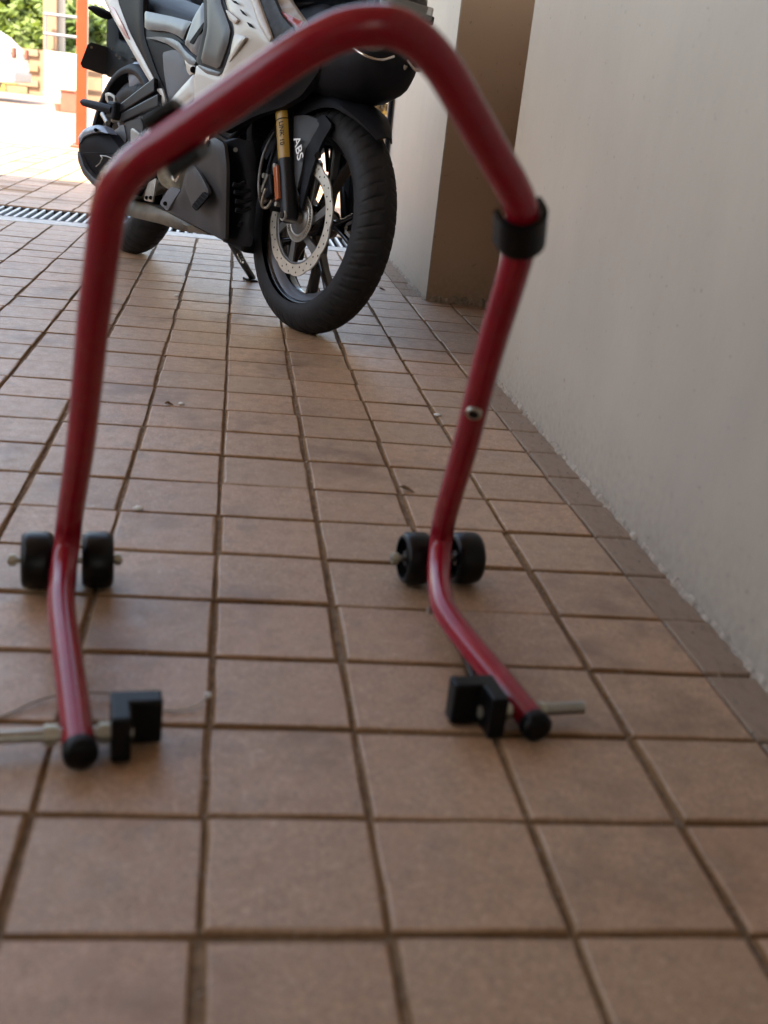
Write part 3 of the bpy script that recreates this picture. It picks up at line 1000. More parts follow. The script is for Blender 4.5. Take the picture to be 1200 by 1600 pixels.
def brake_disc(cx, cz, y, ro, ri_, lobes, parent, arms=6):
    n = 240; vs = []; fs = []
    for i in range(n):
        a = 2 * pi * i / n
        r = ro + .0045 * math.copysign(abs(sin(a * lobes / 2)) ** .8, 1) - .003
        r2 = ri_ - .001 * abs(sin(a * lobes / 2))
        for (rr, yy_) in ((r2, -.002), (r, -.002), (r, .002), (r2, .002)):
            vs.append((cx + rr * cos(a), y + yy_, cz + rr * sin(a)))
    for i in range(n):
        j = (i + 1) % n
        for q in range(4):
            fs.append((i * 4 + q, j * 4 + q, j * 4 + (q + 1) % 4, i * 4 + (q + 1) % 4))
    d = MB().add(vs, fs).build('brake_disc', K_DISC, parent)
    hl = MB()
    for i in range(lobes * 4):
        a = 2 * pi * (i + .5) / (lobes * 4); r = (ri_ + ro) / 2 + (.006 if i % 2 else -.006)
        c = Vector((cx + r * cos(a), y, cz + r * sin(a)))
        hl.cyl(c - Vector((0, .0024, 0)), c + Vector((0, .0024, 0)), .0026, n=8)
    hl.build('disc_hole', K_INK, d)
    for k in range(arms):
        a = 2 * pi * k / arms + .2
        p0 = Vector((cx + .045 * cos(a - .25), y + .004, cz + .045 * sin(a - .25))); p1 = Vector((cx + (ri_ + .002) * cos(a + .18), y + .003, cz + (ri_ + .002) * sin(a + .18)))
        dd = (p1 - p0).normalized(); s_ = Vector((dd.z, 0, -dd.x))
        MB().prism([p0 - s_ * .009, p1 - s_ * .012, p1 + s_ * .012, p0 + s_ * .007], (0, .006, 0)).build('carrier_arm', K_CARR, d, bevel=.001)
    MB().lathe([(y + .002, ri_ + .0005), (y + .002, ri_ - .007), (y + .007, ri_ - .007), (y + .007, ri_ + .0005)], (cx, 0, cz), n=90, closed=True).build('carrier_ring', K_CARR, d)
    return d
brake_disc(FW[0], FW[1], -.062, .146, .118, 12, wf)
brake_disc(RW[0], RW[1], -.070, .115, .090, 10, wr)
# ABS tone ring with slots
tr = MB()
for i in range(48):
    a = 2 * pi * i / 48; b2 = a + 2 * pi / 48 * .55
    vs = []
    for yy_ in (-.067, -.065):
        for (aa, r) in ((a, .046), (b2, .046), (b2, .058), (a, .058)):
            vs.append((FW[0] + r * cos(aa), yy_, FW[1] + r * sin(aa)))
    tr.add(vs, [(0, 1, 2, 3), (4, 5, 6, 7), (0, 1, 5, 4), (1, 2, 6, 5), (2, 3, 7, 6), (3, 0, 4, 7)])
tr.lathe([(-.067, .040), (-.067, .047), (-.065, .047), (-.065, .040)], (FW[0], 0, FW[1]), n=60, closed=True)
tr.lathe([(-.067, .057), (-.067, .0605), (-.065, .0605), (-.065, .057)], (FW[0], 0, FW[1]), n=60, closed=True)
tr.build('tone_ring', K_ALU, wf)
MB().lathe([(-.066, 0), (-.066, .040), (-.050, .043)], (FW[0], 0, FW[1]), n=40).build('hub_cover', K_CARR, wf)

# ---- fork
rk = radians(25.5)
fd = Vector((-sin(rk), 0, cos(rk)))
def fk(t, y): return Vector((FW[0], y, FW[1])) + fd * t
for s in (-1, 1):
    y = s * .096
    leg = MB().tube([fk(-.012, y), fk(.0, y), fk(.02, y), fk(.10, y), fk(.30, y), fk(.31, y)], [.019, .0235, .0235, .0225, .0225, .020], 28).build('fork_leg', K_FRAME, moto)
    MB().cyl(fk(.305, y), fk(.62, y), .0185, n=24).build('fork_tube', K_CHROME, leg)
    MB().cyl(Vector((FW[0], s * .060, FW[1])), Vector((FW[0], s * .118, FW[1])), .014, n=20).build('axle_end', K_ALU, leg, bevel=.002)
    MB().cyl(Vector((FW[0], s * .118, FW[1])), Vector((FW[0], s * .122, FW[1])), .009, n=6, smooth=False).build('axle_nut', K_FRAME, leg)
def arcpatch(t0, t1, a0, a1, r, m, name, y=-.096, parent=None):
    # label wrapped round the fork leg; angle from the outward (-Y) direction towards the rear
    e1 = Vector((0, -1, 0)); e2 = Vector((-fd.z, 0, fd.x)); n = 12; vs = []
    for t in (t0, t1):
        for i in range(n + 1):
            a = a0 + (a1 - a0) * i / n
            vs.append(fk(t, y) + (e1 * cos(a) + e2 * sin(a)) * r)
    fs = [(i, i + 1, n + 2 + i, n + 1 + i) for i in range(n)]
    o = MB().add(vs, fs, True).build(name, m, parent or moto)
    return o
st = arcpatch(.150, .275, -1.35, .55, .0229, K_YEL, 'yellow_label')
arcpatch(.252, .255, -1.35, .55, .0231, K_INK, 'label_band', parent=st)
def text(body, size, origin, right, up, m, name, parent, ext=.0002, shear=0, sx=1.0, bold=0):
    c = bpy.data.curves.new(name, 'FONT'); c.body = body; c.size = size; c.extrude = ext; c.shear = shear
    c.align_x = 'LEFT'; c.offset = bold * size
    t = bpy.data.objects.new(name, c); COL.objects.link(t)
    dg = bpy.context.evaluated_depsgraph_get()
    me = bpy.data.meshes.new_from_object(t.evaluated_get(dg))
    bpy.data.objects.remove(t)
    r = Vector(right).normalized(); u = Vector(up).normalized(); n = r.cross(u)
    mt = Matrix(((r.x * sx, u.x, n.x, origin.x), (r.y * sx, u.y, n.y, origin.y), (r.z * sx, u.z, n.z, origin.z), (0, 0, 0, 1)))
    me.transform(mt)
    me.materials.clear(); me.materials.append(m)
    o = bpy.data.objects.new(name, me); COL.objects.link(o); o.parent = parent
    return o
e2_ = Vector((-fd.z, 0, fd.x))
ta_ = -.50
up_ = (Vector((0, -1, 0)) * -sin(ta_) + e2_ * cos(ta_))
text('LINK 10', .0185, fk(.246, -.096) + (Vector((0, -1, 0)) * cos(ta_) + e2_ * sin(ta_)) * .0236 + up_ * .005, -fd, -up_, K_INK, 'label_text', st)
# reflector on the rear outer side of the leg
def leg_pt(t, back, outw): return fk(t, -.096) + e2_ * back + Vector((0, -outw, 0))
rf = MB()
for_ = [leg_pt(.045, .002, .022), leg_pt(.133, .002, .022), leg_pt(.133, .024, .018), leg_pt(.045, .024, .018)]
rf.prism(for_, (0, -.010, 0)); rf.build('reflector', K_ORG, moto, bevel=.002)
MB().prism([leg_pt(.036, .004, .014), leg_pt(.142, .004, .014), leg_pt(.142, .028, .012), leg_pt(.036, .028, .012)], (0, -.006, 0)).build('reflector_bracket', K_MATT, moto, bevel=.002)
MB().cyl(leg_pt(.138, .020, .014), leg_pt(.138, .020, .028), .006, n=12).build('bolt', K_ALU, moto)
MB().cyl(leg_pt(.036, .022, .014), leg_pt(.036, .022, .028), .006, n=12).build('bolt', K_ALU, moto)
# fender stay with the ABS lettering
ab = skin('fork_shroud', PY((450, 182, -.080), (476, 180, -.078), (500, 190, -.072), (484, 214, -.076), (472, 236, -.080), (468, 264, -.084), (461, 296, -.088), (456, 280, -.088), (450, 250, -.086), (448, 215, -.084)), .012, K_DGREY, bulge=.002, rad=.01, mirror=True)
ap = bp(455.5, 218, -.0925); aq = bp(463, 263, -.0925)
dn = (aq - ap).normalized(); sdv = Vector((0, 1, 0)).cross(dn).normalized()
if sdv.x < 0: sdv = -sdv
text('ABS', (aq - ap).length / 2.15, ap + sdv * .001, dn, sdv, K_WHT, 'abs_lettering', ab, shear=.15, bold=.012)
# caliper, hoses, sensor
cal = MB()
cc = Vector((FW[0] - .105, -.067, FW[1] + .055))
rot = Matrix.Rotation(radians(-30), 3, 'Y')
cal.box(cc, (.060, .062, .095), rot); cal.box(cc + Vector((-.012, -.036, .004)), (.045, .018, .060), rot)
cal.box(cc + Vector((.030, -.020, .048)), (.075, .026, .030), rot)
cal = cal.build('brake_caliper', K_MATT, moto, bevel=.006)
for dx, dz in ((-.03, .03), (-.012, -.028), (.02, .055), (-.036, -.002)):
    MB().cyl(cc + Vector((dx, -.040, dz)), cc + Vector((dx, -.050, dz)), .007, n=6, smooth=False).build('caliper_bolt', K_ALU, cal, bevel=.001)
MB().box(cc + Vector((-.020, -.048, .012)), (.010, .004, .050), Matrix.Rotation(radians(20), 3, 'Y')).build('caliper_badge', K_ALU, cal, bevel=.001)
def hose(pts, r, m=K_MATT, name='hose'):
    return MB().tube(smooth_path(pts, 7), r, 10).build(name, m, moto)
hose(PY((432, 205, -.06), (420, 224, -.09), (410, 250, -.11), (405, 280, -.12), (405, 302, -.12), (409, 318, -.11), (420, 312, -.10)), .0042, K_CARR)
hose(PY((440, 200, -.05), (427, 240, -.08), (420, 270, -.09), (424, 292, -.1)), .005)
hose(PY((414, 296, -.125), (410, 310, -.125), (409, 322, -.12), (416, 326, -.11), (424, 314, -.11)), .004, K_ALU)
MB().cyl(bp(430, 262, -.10), bp(431, 275, -.10), .009, n=14).build('sensor', K_ALU, moto, bevel=.002)

# ---- front fender
fm = MB()
R2 = .316
prof = [(-.068, R2 - .045), (-.069, R2 - .020), (-.060, R2 - .004), (-.040, R2 + .004), (0, R2 + .009), (.040, R2 + .004), (.060, R2 - .004), (.069, R2 - .020), (.068, R2 - .045),
        (.064, R2 - .045), (.065, R2 - .022), (.056, R2 - .008), (.038, R2), (0, R2 + .005), (-.038, R2), (-.056, R2 - .008), (-.065, R2 - .022), (-.064, R2 - .045)]
n = 44; vs = []; fs = []; k = len(prof)
a0, a1 = radians(47), radians(150)
for i in range(n + 1):
    t = i / n; a = a0 + (a1 - a0) * t
    tw = min(1, .35 + 3.2 * t)
    for (y, r) in prof:
        rr = r
        if r < R2 - .01: rr = R2 - .006 - (R2 - .006 - r) * min(1, .06 + 1.7 * t) - (.03 * max(0, t - .3) if r < R2 - .03 else 0)
        vs.append((FW[0] + rr * cos(a), y * tw, FW[1] + rr * sin(a)))
for i in range(n):
    for q in range(k):
        fs.append((i * k + q, i * k + k + q, i * k + k + (q + 1) % k, i * k + (q + 1) % k))
fm.add(vs, fs, True); fm.add(vs[:k], [tuple(range(k))]); fm.add(vs[-k:], [tuple(range(k))])
fo = fm.build('front_fender', K_MATT, moto)
md = fo.modifiers.new('edge', 'EDGE_SPLIT'); md.split_angle = radians(50)
skin('fender_stay', PY((478, 190, -.075), (500, 178, -.072), (512, 195, -.07), (496, 225, -.072), (484, 262, -.075), (474, 300, -.078), (468, 330, -.08), (464, 322, -.08), (470, 270, -.078), (474, 225, -.076)), .008, K_MATT, bulge=.002, rad=.01)
MB().cyl(bp(491, 243, -.078), bp(491, 243, -.086), .009, n=18).build('stay_boss', K_FRAME, moto, bevel=.003)

# turn the whole front end a little to the left about the steering axis
M_ST = Matrix.Translation((FW[0] - .035, 0, FW[1])) @ Matrix.Rotation(radians(3.0), 4, fd) @ Matrix.Translation((-FW[0] + .035, 0, -FW[1]))
for o in list(moto.children):
    if o.name.split('.')[0] != 'rear_wheel':
        o.matrix_basis = M_ST @ o.matrix_basis
# ---- nose: fairing underside, built as rings round the X axis
def rings_x(name, rings, m, n=24, close=True, parent=None, power=2.4):
    """rings: (X, y half width, z bottom, z top)"""
    vs = []; fs = []
    for (X, hy, zb, zt) in rings:
        zc = (zb + zt) / 2; hz = (zt - zb) / 2
        for i in range(n):
            a = 2 * pi * i / n
            ca, sa = cos(a), sin(a)
            y = hy * math.copysign(abs(ca) ** (2 / power), ca); z = zc + hz * math.copysign(abs(sa) ** (2 / power), sa)
            vs.append((X, y, z))
    for r in range(len(rings) - 1):
        for i in range(n):
            fs.append((r * n + i, r * n + (i + 1) % n, (r + 1) * n + (i + 1) % n, (r + 1) * n + i))
    fs.append(tuple(range(n))); fs.append(tuple(range((len(rings) - 1) * n, len(rings) * n)))
    o = MB().add(vs, fs, True).build(name, m, parent or moto)
    md = o.modifiers.new('edge', 'EDGE_SPLIT'); md.split_angle = radians(60)
    return o
rings_x('nose_underside', [(1.16, .11, .62, .80), (1.24, .125, .600, .84), (1.33, .130, .588, .84), (1.41, .122, .592, .80), (1.47, .104, .610, .775), (1.515, .080, .640, .76), (1.54, .05, .67, .745)], K_MATT)
# lamp shells and trim
for s in (-1, 1):
    o = rings_x('headlamp', [(1.43, .035, .69, .74), (1.50, .036, .685, .745), (1.535, .028, .69, .74), (1.55, .012, .70, .73)], K_LENS, 16)
    o.location = (0, s * .058, .015)
    MB().tube(smooth_path([Vector((1.47, s * .10, .715)), Vector((1.52, s * .085, .695)), Vector((1.548, s * .05, .690)), Vector((1.556, s * .018, .705))], 5), .0035, 8).build('lamp_trim', K_CHROME, moto)
for k_, (mm_, rr_) in enumerate(((K_ALU, .0055), (K_CHROME, .0022))):
    MB().tube(smooth_path([bx(588 + 4 * k_, 103 - 3 * k_, 1.46), bx(600, 113 - 4 * k_, 1.49), bx(614, 117 - 5 * k_, 1.51), bx(627, 112 - 4 * k_, 1.53), bx(634, 102, 1.54)], 5), rr_, 8).build('lamp_trim', mm_, moto)
# visor cowl above: black gloss dome with silver flanks
rings_x('front_cowl', [(1.08, .155, .775, .99), (1.20, .150, .765, 1.0), (1.32, .135, .775, .975), (1.43, .112, .785, .925), (1.50, .085, .79, .885), (1.545, .055, .80, .85)], K_BLACK, 28)
MB().box((1.520, 0, .806), (.045, .17, .020)).build('lamp_brow', K_MATT, moto, bevel=.004)
MB().box((1.541, 0, .818), (.012, .15, .03)).build('position_lamp', K_LENS, moto, bevel=.004)
rings_x('windscreen', [(1.12, .10, .97, 1.17), (1.22, .11, .96, 1.10), (1.34, .09, .95, 1.01)], K_BLACK, 20)

# ---- side fairing and graphics (right side traced, left side mirrored)
skin('side_fairing', PY((347, -40, -.200), (398, -40, -.205), (398, 0, -.215), (412, 30, -.222), (426, 62, -.222), (428, 90, -.215), (410, 112, -.205), (378, 140, -.205), (348, 160, -.20), (345, 122, -.205), (350, 108, -.215), (366, 52, -.222), (352, 10, -.21)), .012, K_SILVER, bulge=.010, rad=.05)
skin('fairing_ridge', PY((382, -30, -.224), (392, -30, -.224), (424, 58, -.232), (420, 66, -.232), (404, 38, -.232)), .006, K_SILVER, bulge=.004, rad=.008)
for (a, b, c_, d) in (((361, 0), (367, 1), (372, 7), (366, 5)), ((374, 14), (379, 18), (385, 25), (379, 22)), ((385, 34), (390, 37), (396, 44), (390, 42))):
    skin('vent_slot', [bp(p[0], p[1], -.2335) for p in (a, b, c_, d)], .004, K_INK, bulge=0, rad=.01, mirror=True)
skin('fairing_step', PY((352, 14, -.232), (372, 30, -.234), (366, 38, -.234), (358, 30, -.232)), .006, K_SILVER, bulge=.002, rad=.006)
skin('fairing_step', PY((366, 52, -.226), (384, 58, -.234), (378, 66, -.234), (358, 98, -.226), (360, 80, -.226)), .006, K_SILVER, bulge=.002, rad=.006)
skin('carbon_graphic', PY((398, -20, -.215), (420, -20, -.205), (440, 26, -.205), (458, 46, -.200), (440, 60, -.205), (427, 62, -.222), (412, 30, -.222)), .010, K_GRAPH, bulge=.002, rad=.02)
skin('upper_fairing', PY((405, -40, -.200), (440, -40, -.17), (452, 0, -.165), (476, 34, -.160), (480, 60, -.160), (458, 50, -.195), (432, 22, -.198), (416, -10, -.200)), .010, K_SILVER, bulge=.003, rad=.02)
skin('red_wedge', PY((419, 9, -.206), (440, 18, -.200), (474, 34, -.176), (466, 44, -.186)), .003, K_REDS, bulge=.001, rad=.01)
skin('fairing_lower_dark', PY((428, 90, -.17), (470, 60, -.15), (500, 80, -.13), (498, 112, -.12), (470, 150, -.11), (440, 168, -.12), (400, 180, -.15), (345, 210, -.17), (340, 170, -.185), (380, 142, -.19)), .02, K_MATT, bulge=.006, rad=.04, mirror=False)

# ---- knee panel with black surround
skin('knee_surround', PY((318, -40, -.205), (346, -40, -.205), (349, 0, -.215), (369, 50, -.225), (362, 78, -.225), (350, 114, -.215), (342, 112, -.212), (310, 101, -.205), (306, 96, -.20), (319, 40, -.21), (318, 0, -.205)), .014, K_MATT, bulge=.002, rad=.01)
skin('knee_panel', PY((326, -40, -.210), (340, -40, -.212), (344, 2, -.220), (360, 46, -.230), (356, 70, -.230), (342, 108, -.220), (313, 97, -.211), (324, 46, -.220), (323, 0, -.212)), .012, K_KNEE, bulge=.006, rad=.03)
# ---- tank side, bright edge panel with slot
skin('tank_side', PY((318, 2, -.195), (321, 40, -.200), (308, 88, -.198), (300, 82, -.195), (288, 68, -.190), (297, 42, -.190), (306, 20, -.190)), .014, K_STEELB, bulge=.005, rad=.012)
skin('tank_slot', PY((319, 33, -.2065), (319, 42, -.2065), (301, 69, -.2035), (296, 67, -.2025), (297, 64, -.2025)), .004, K_INK, bulge=0, rad=.01)
# ---- seat-side rails
skin('tail_rail', PY((226, 17, -.165), (240, 20, -.170), (270, 26, -.180), (299, 34, -.190), (291, 48, -.190), (286, 62, -.188), (278, 56, -.186), (262, 49, -.180), (226, 46, -.168)), .02, K_STEELB, bulge=.005, rad=.03)
skin('frame_cover', PY((226, 59, -.170), (246, 57, -.176), (268, 60, -.183), (280, 66, -.188), (290, 80, -.19), (307, 94, -.195), (303, 102, -.195), (294, 100, -.192), (276, 78, -.186), (262, 69, -.180), (244, 62, -.175)), .018, K_STEELB, bulge=.0035, rad=.02)
skin('rail_shadow_panel', PY((222, 44, -.155), (262, 48, -.168), (284, 62, -.176), (306, 96, -.18), (290, 96, -.176), (262, 66, -.168), (224, 62, -.158)), .02, K_MATT, bulge=0, rad=.02)
skin('side_box', PY((254, 82, -.172), (268, 78, -.178), (275, 78, -.180), (288, 90, -.184), (289, 104, -.184), (300, 118, -.184), (290, 135, -.182), (268, 160, -.176), (262, 150, -.174), (256, 112, -.172)), .02, K_TEX, bulge=.003, rad=.012)
skin('side_box_surround', PY((226, 60, -.158), (262, 70, -.168), (290, 92, -.176), (300, 120, -.176), (266, 172, -.166), (252, 165, -.162), (238, 110, -.158)), .02, K_CHAR, bulge=.001, rad=.02)
skin('box_bracket', PY((288, 92, -.186), (304, 102, -.190), (306, 112, -.190), (297, 118, -.188), (292, 112, -.186)), .012, K_SILVER, bulge=.002, rad=.008)
MB().cyl(bp(302, 109, -.188), bp(302, 109, -.196), .009, n=16).build('bolt_hole', K_INK, moto)
# ---- silver lower frame cover running down to the foot peg
skin('heel_cover', PY((306, 104, -.195), (312, 101, -.198), (330, 108, -.200), (352, 112, -.200), (352, 140, -.200), (328, 160, -.20), (300, 170, -.20), (304, 150, -.20), (303, 130, -.198)), .014, K_SILVER, bulge=.005, rad=.02)
skin('cover_lip', PY((308, 103, -.204), (313, 101, -.205), (334, 108, -.207), (346, 112, -.207), (340, 119, -.207), (322, 115, -.206)), .006, K_STEELB, bulge=.002, rad=.006)
skin('side_cover', PY((304, 114, -.192), (304, 132, -.194), (305, 150, -.196), (290, 166, -.196), (262, 190, -.194), (232, 212, -.190), (228, 206, -.188), (250, 176, -.190), (280, 140, -.192)), .016, K_SILVER, bulge=.007, rad=.018)
# ---- tail
skin('tail_panel', PY((160, -45, -.120), (190, -45, -.12), (226, -45, -.15), (223, 20, -.160), (226, 60, -.162), (244, 112, -.165), (262, 150, -.168), (262, 172, -.168), (254, 162, -.165), (246, 140, -.160), (200, 55, -.140), (182, 6, -.125)), .018, K_CHAR, bulge=.004, rad=.03)
skin('tail_edge', PY((150, -45, -.125), (180, -45, -.125), (184, 2, -.132), (202, 50, -.146), (224, 92, -.158), (246, 134, -.168), (240, 138, -.168), (222, 108, -.160), (198, 66, -.148), (180, 34, -.138), (164, 4, -.130)), .010, K_SILVER, bulge=.003, rad=.010)
skin('tail_graphic', PY((170, 8, -.1395), (178, 12, -.1395), (194, 44, -.151), (202, 62, -.155), (196, 58, -.152), (180, 30, -.143)), .003, K_REDS, bulge=.0, rad=.01)
skin('frame_tip', PY((240, 136, -.172), (246, 139, -.173), (253, 138, -.173), (259, 160, -.175), (254, 168, -.175), (250, 146, -.174)), .010, K_SILVER, bulge=.001, rad=.006)
# seat, tank
seat = rings_x('seat', [(.05, .07, .80, .86), (.15, .11, .74, .86), (.35, .13, .70, .83), (.55, .12, .70, .80), (.68, .11, .70, .83)], K_MATT, 24)
rings_x('fuel_tank', [(.62, .10, .68, .82), (.70, .14, .66, .93), (.82, .165, .66, 1.0), (.95, .165, .66, 1.02), (1.08, .12, .68, .97)], K_SILVER, 28)
rings_x('tail_unit', [(-.32, .05, .80, .86), (-.2, .085, .76, .90), (0.0, .11, .72, .92), (.15, .12, .68, .86)], K_CHAR, 24)
for s in (-1, 1):
    MB().tube(smooth_path([(1.02, s * .08, 1.02), (1.0, s * .20, 1.02), (.94, s * .34, .99)], 5), .012, 12).build('handlebar', K_FRAME, moto)
    MB().cyl((.965, s * .24, 1.012), (.93, s * .36, .985), .017, n=16).build('grip', K_MATT, moto)
# plate holder, plate seen from behind, indicator
hg = skin('plate_hanger', PY((168, 22, -.02), (178, 32, -.02), (185, 50, -.02), (186, 62, -.02), (200, 72, -.04), (216, 92, -.06), (206, 108, -.06), (192, 118, -.04), (165, 120, -.02), (166, 72, -.02), (167, 40, -.02)), .045, K_INK, bulge=.004, rad=.02, mirror=False)
pc = bx(146, 92, -.40)
skin('number_plate', [bx(u, v, -.40) for u, v in ((139, 65), (170, 74), (205, 84), (202, 120), (166, 118), (124, 104))], .003, K_PLATE, bulge=0, rad=.01, mirror=False, plane='X', out=1)
MB().cyl(bx(143, 74, -.395), bx(143, 74, -.385), .005, n=10).build('plate_screw', K_BROWN, moto)
ind = MB().tube([bx(138, 12, -.33), bx(144, 13, -.33), bx(152, 17, -.33), bx(160, 21, -.33), bx(169, 24, -.33), bx(176, 24, -.33)], [.004, .010, .015, .0165, .015, .010], 14)
ind.build('indicator', K_MATT, moto)
for u, v in ((182, 86), (186, 90), (208, 92), (176, 76)):
    MB().cyl(bp(u, v, -.055), bp(u, v, -.065), .006, n=6, smooth=False).build('bolt', K_CARR, moto)
MB().box(bp(206, 82, -.02), (.09, .03, .010)).build('light_bracket', K_SILVER, moto, bevel=.003)
# ---- hugger over rear wheel
hm = MB().lathe([(-.078, .300), (-.080, .322), (-.060, .336), (0, .342), (.060, .336), (.080, .322), (.078, .300), (.074, .300), (.076, .320), (.057, .332), (0, .338), (-.057, .332), (-.076, .320), (-.074, .300)], (RW[0], 0, RW[1]), n=40, a0=radians(55), a1=radians(165), closed=True)
hm.build('rear_hugger', K_MATT, moto)
# shock, swingarm
MB().tube([(.06, -.02, .30), (.06, .02, .3)], .02, 12).build('axle', K_ALU, moto)
for s in (-1, 1):
    sw = MB()
    sw.prism([(-.04, s * .088, .275), (.10, s * .090, .262), (.46, s * .085, .30), (.50, s * .085, .36), (.44, s * .085, .39), (.10, s * .090, .335), (-.04, s * .088, .325)], (0, s * .028, 0))
    sw.build('swingarm', K_FRAME, moto, bevel=.006)
sp_ = MB()
pts = []
for i in range(140):
    t = i / 139; a = 2 * pi * 7 * t
    c = Vector((.40, 0, .42)).lerp(Vector((.34, 0, .60)), t)
    pts.append(c + Vector((.032 * cos(a), .032 * sin(a), 0)))
sp_.tube(pts, .006, 8).build('shock_spring', K_REDS, moto)
skin('inner_fender', PY((202, 100, -.05), (208, 94, -.05), (218, 90, -.05), (226, 100, -.05), (234, 122, -.05), (222, 132, -.05), (206, 152, -.05), (203, 130, -.05)), .08, K_BLUEG, bulge=.015, rad=.03, mirror=False)
# ---- pillion peg bracket: two black arms meeting at a block, folded peg
def strut(a, b, w0, w1, th, m, name='peg_bracket', parent=None):
    a = Vector(a); b = Vector(b); d = (b - a).normalized(); s_ = Vector((0, -1, 0)).cross(d).normalized()
    return MB().prism([a - s_ * w0, b - s_ * w1, b + s_ * w1, a + s_ * w0], (0, th, 0)).build(name, m, parent or moto, bevel=.004)
for s in (1, -1):
    f = (lambda p: p) if s == 1 else (lambda p: Vector((p[0], -p[1], p[2])))
    strut(f(bp(240, 132, -.185)), f(bp(184, 171, -.20)), .022, .014, s * .016, K_FRAME)
    strut(f(bp(246, 156, -.188)), f(bp(188, 184, -.20)), .018, .014, s * .016, K_FRAME)
    blk = MB().box(f(bp(178, 173, -.205)), (.07, .03, .055)).build('peg_block', K_MATT, moto, bevel=.008)
    q0 = f(bp(176, 172, -.215)); q1 = f(bp(127, 159, -.262))
    MB().tube([q0, q0.lerp(q1, .25), q0.lerp(q1, .7), q0.lerp(q1, .92), q1], [.012, .0145, .013, .012, .006], 12).build('pillion_peg', K_MATT, blk)
skin('peg_loop', PY((164, 146, -.13), (170, 144, -.13), (179, 150, -.13), (180, 160, -.13), (168, 161, -.13), (165, 156, -.13)), .008, K_ALU, bulge=.001, rad=.005, mirror=False)
skin('peg_loop_gap', PY((168, 150, -.1325), (171, 149, -.1325), (176, 153, -.1325), (176, 158, -.1325), (169, 158, -.1325)), .004, K_INK, bulge=0, rad=.005, mirror=False)
# ---- rear set plates
skin('heel_plate', PY((172, 209, -.20), (193, 193, -.195), (197, 214, -.195), (196, 222, -.195), (182, 225, -.20)), .006, K_STEELB, bulge=.001, rad=.006, mirror=False)
skin('foot_plate', PY((193, 191, -.19), (219, 184, -.185), (224, 196, -.185), (221, 212, -.185), (197, 222, -.19)), .008, K_DGREY, bulge=.001, rad=.006)
skin('rider_peg_bracket', PY((204, 202, -.198), (207, 200, -.198), (218, 208, -.196), (216, 214, -.196), (204, 226, -.198)), .006, K_ALU, bulge=.001, rad=.004, mirror=False)
for (u0, v0, u1, v1, r_, m_) in ((160, 178, 168, 192, .008, K_ALU), (172, 182, 184, 184, .004, K_ALU), (184, 186, 190, 206, .005, K_CARR), (166, 196, 160, 206, .004, K_ALU), (196, 168, 206, 160, .006, K_STEELB), (206, 160, 232, 166, .005, K_FRAME), (219, 196, 219, 214, .004, K_ALU), (210, 178, 226, 176, .008, K_STEELB)):
    MB().cyl(bp(u0, v0, -.12), bp(u1, v1, -.12), r_, n=12).build('linkage', m_, moto)
sp2 = []
for i in range(60):
    t = i / 59; a = 2 * pi * 6 * t
    sp2.append(bp(176 + 14 * t, 188 - 3 * t, -.14) + Vector((.0, .007 * cos(a), .007 * sin(a))))
MB().tube(sp2, .0022, 6).build('return_spring', K_ALU, moto)
# ---- exhaust: stubby muffler with grey top cover
def ring_path(name, rings, m, parent=None, n=28, power=3.0, mirror=False):
    """rings: (centre, half height, half width) swept mostly along X"""
    vs = []; fs = []
    for (c, hz, hy, tilt) in rings:
        for i in range(n):
            a = 2 * pi * i / n; ca, sa = cos(a), sin(a)
            y = hy * math.copysign(abs(ca) ** (2 / power), ca); z = hz * math.copysign(abs(sa) ** (2 / power), sa)
            vs.append((c[0] - z * tilt, c[1] + y, c[2] + z))
    for r in range(len(rings) - 1):
        for i in range(n):
            fs.append((r * n + i, r * n + (i + 1) % n, (r + 1) * n + (i + 1) % n, (r + 1) * n + i))
    fs.append(tuple(range(n))); fs.append(tuple(range((len(rings) - 1) * n, len(rings) * n)))
    o = MB().add(vs, fs, True).build(name, m, parent or moto)
    md = o.modifiers.new('edge', 'EDGE_SPLIT'); md.split_angle = radians(50)
    return o
muf = skin('muffler', PY((124, 212, -.250), (138, 202, -.250), (156, 200, -.245), (171, 210, -.235), (190, 236, -.225), (198, 262, -.215), (190, 286, -.215), (172, 300, -.22), (150, 286, -.235), (132, 266, -.245), (124, 240, -.25)), .11, K_CHAR, bulge=.018, rad=.06, mirror=False)
skin('muffler_cover', PY((122, 214, -.262), (130, 203, -.262), (140, 197, -.260), (156, 195, -.255), (163, 199, -.252), (170, 209, -.248), (158, 206, -.26), (142, 208, -.268), (130, 214, -.268), (124, 226, -.268)), .03, K_BLUEG, bulge=.004, rad=.01, parent=moto, mirror=False)
MB().cyl(bp(149.5, 203, -.262), bp(149.5, 203, -.2725), .006, n=14).build('cover_screw', K_INK, muf)
skin('muffler_rim', PY((121, 236, -.268), (125, 240, -.272), (132, 262, -.270), (146, 278, -.262), (166, 292, -.252), (164, 298, -.252), (146, 290, -.262), (130, 272, -.268), (122, 252, -.268)), .02, K_DGREY, bulge=.003, rad=.008, mirror=False)
mt_ = bp(128, 239, -.284); MB().tube([mt_, bp(145, 239, -.287), bp(162, 239, -.28), bp(176, 240, -.268)], .0015, 6).build('muffler_seam', K_INK, muf)
MB().tube([bp(157, 243, -.284), bp(160, 247, -.284), bp(156, 255, -.285), bp(150, 260, -.286)], .0018, 6).build('muffler_mark', K_ALU, muf)
MB().tube([bp(157, 243, -.284), bp(166, 244, -.278), bp(174, 247, -.270)], .0016, 6).build('muffler_mark', K_ALU, muf)
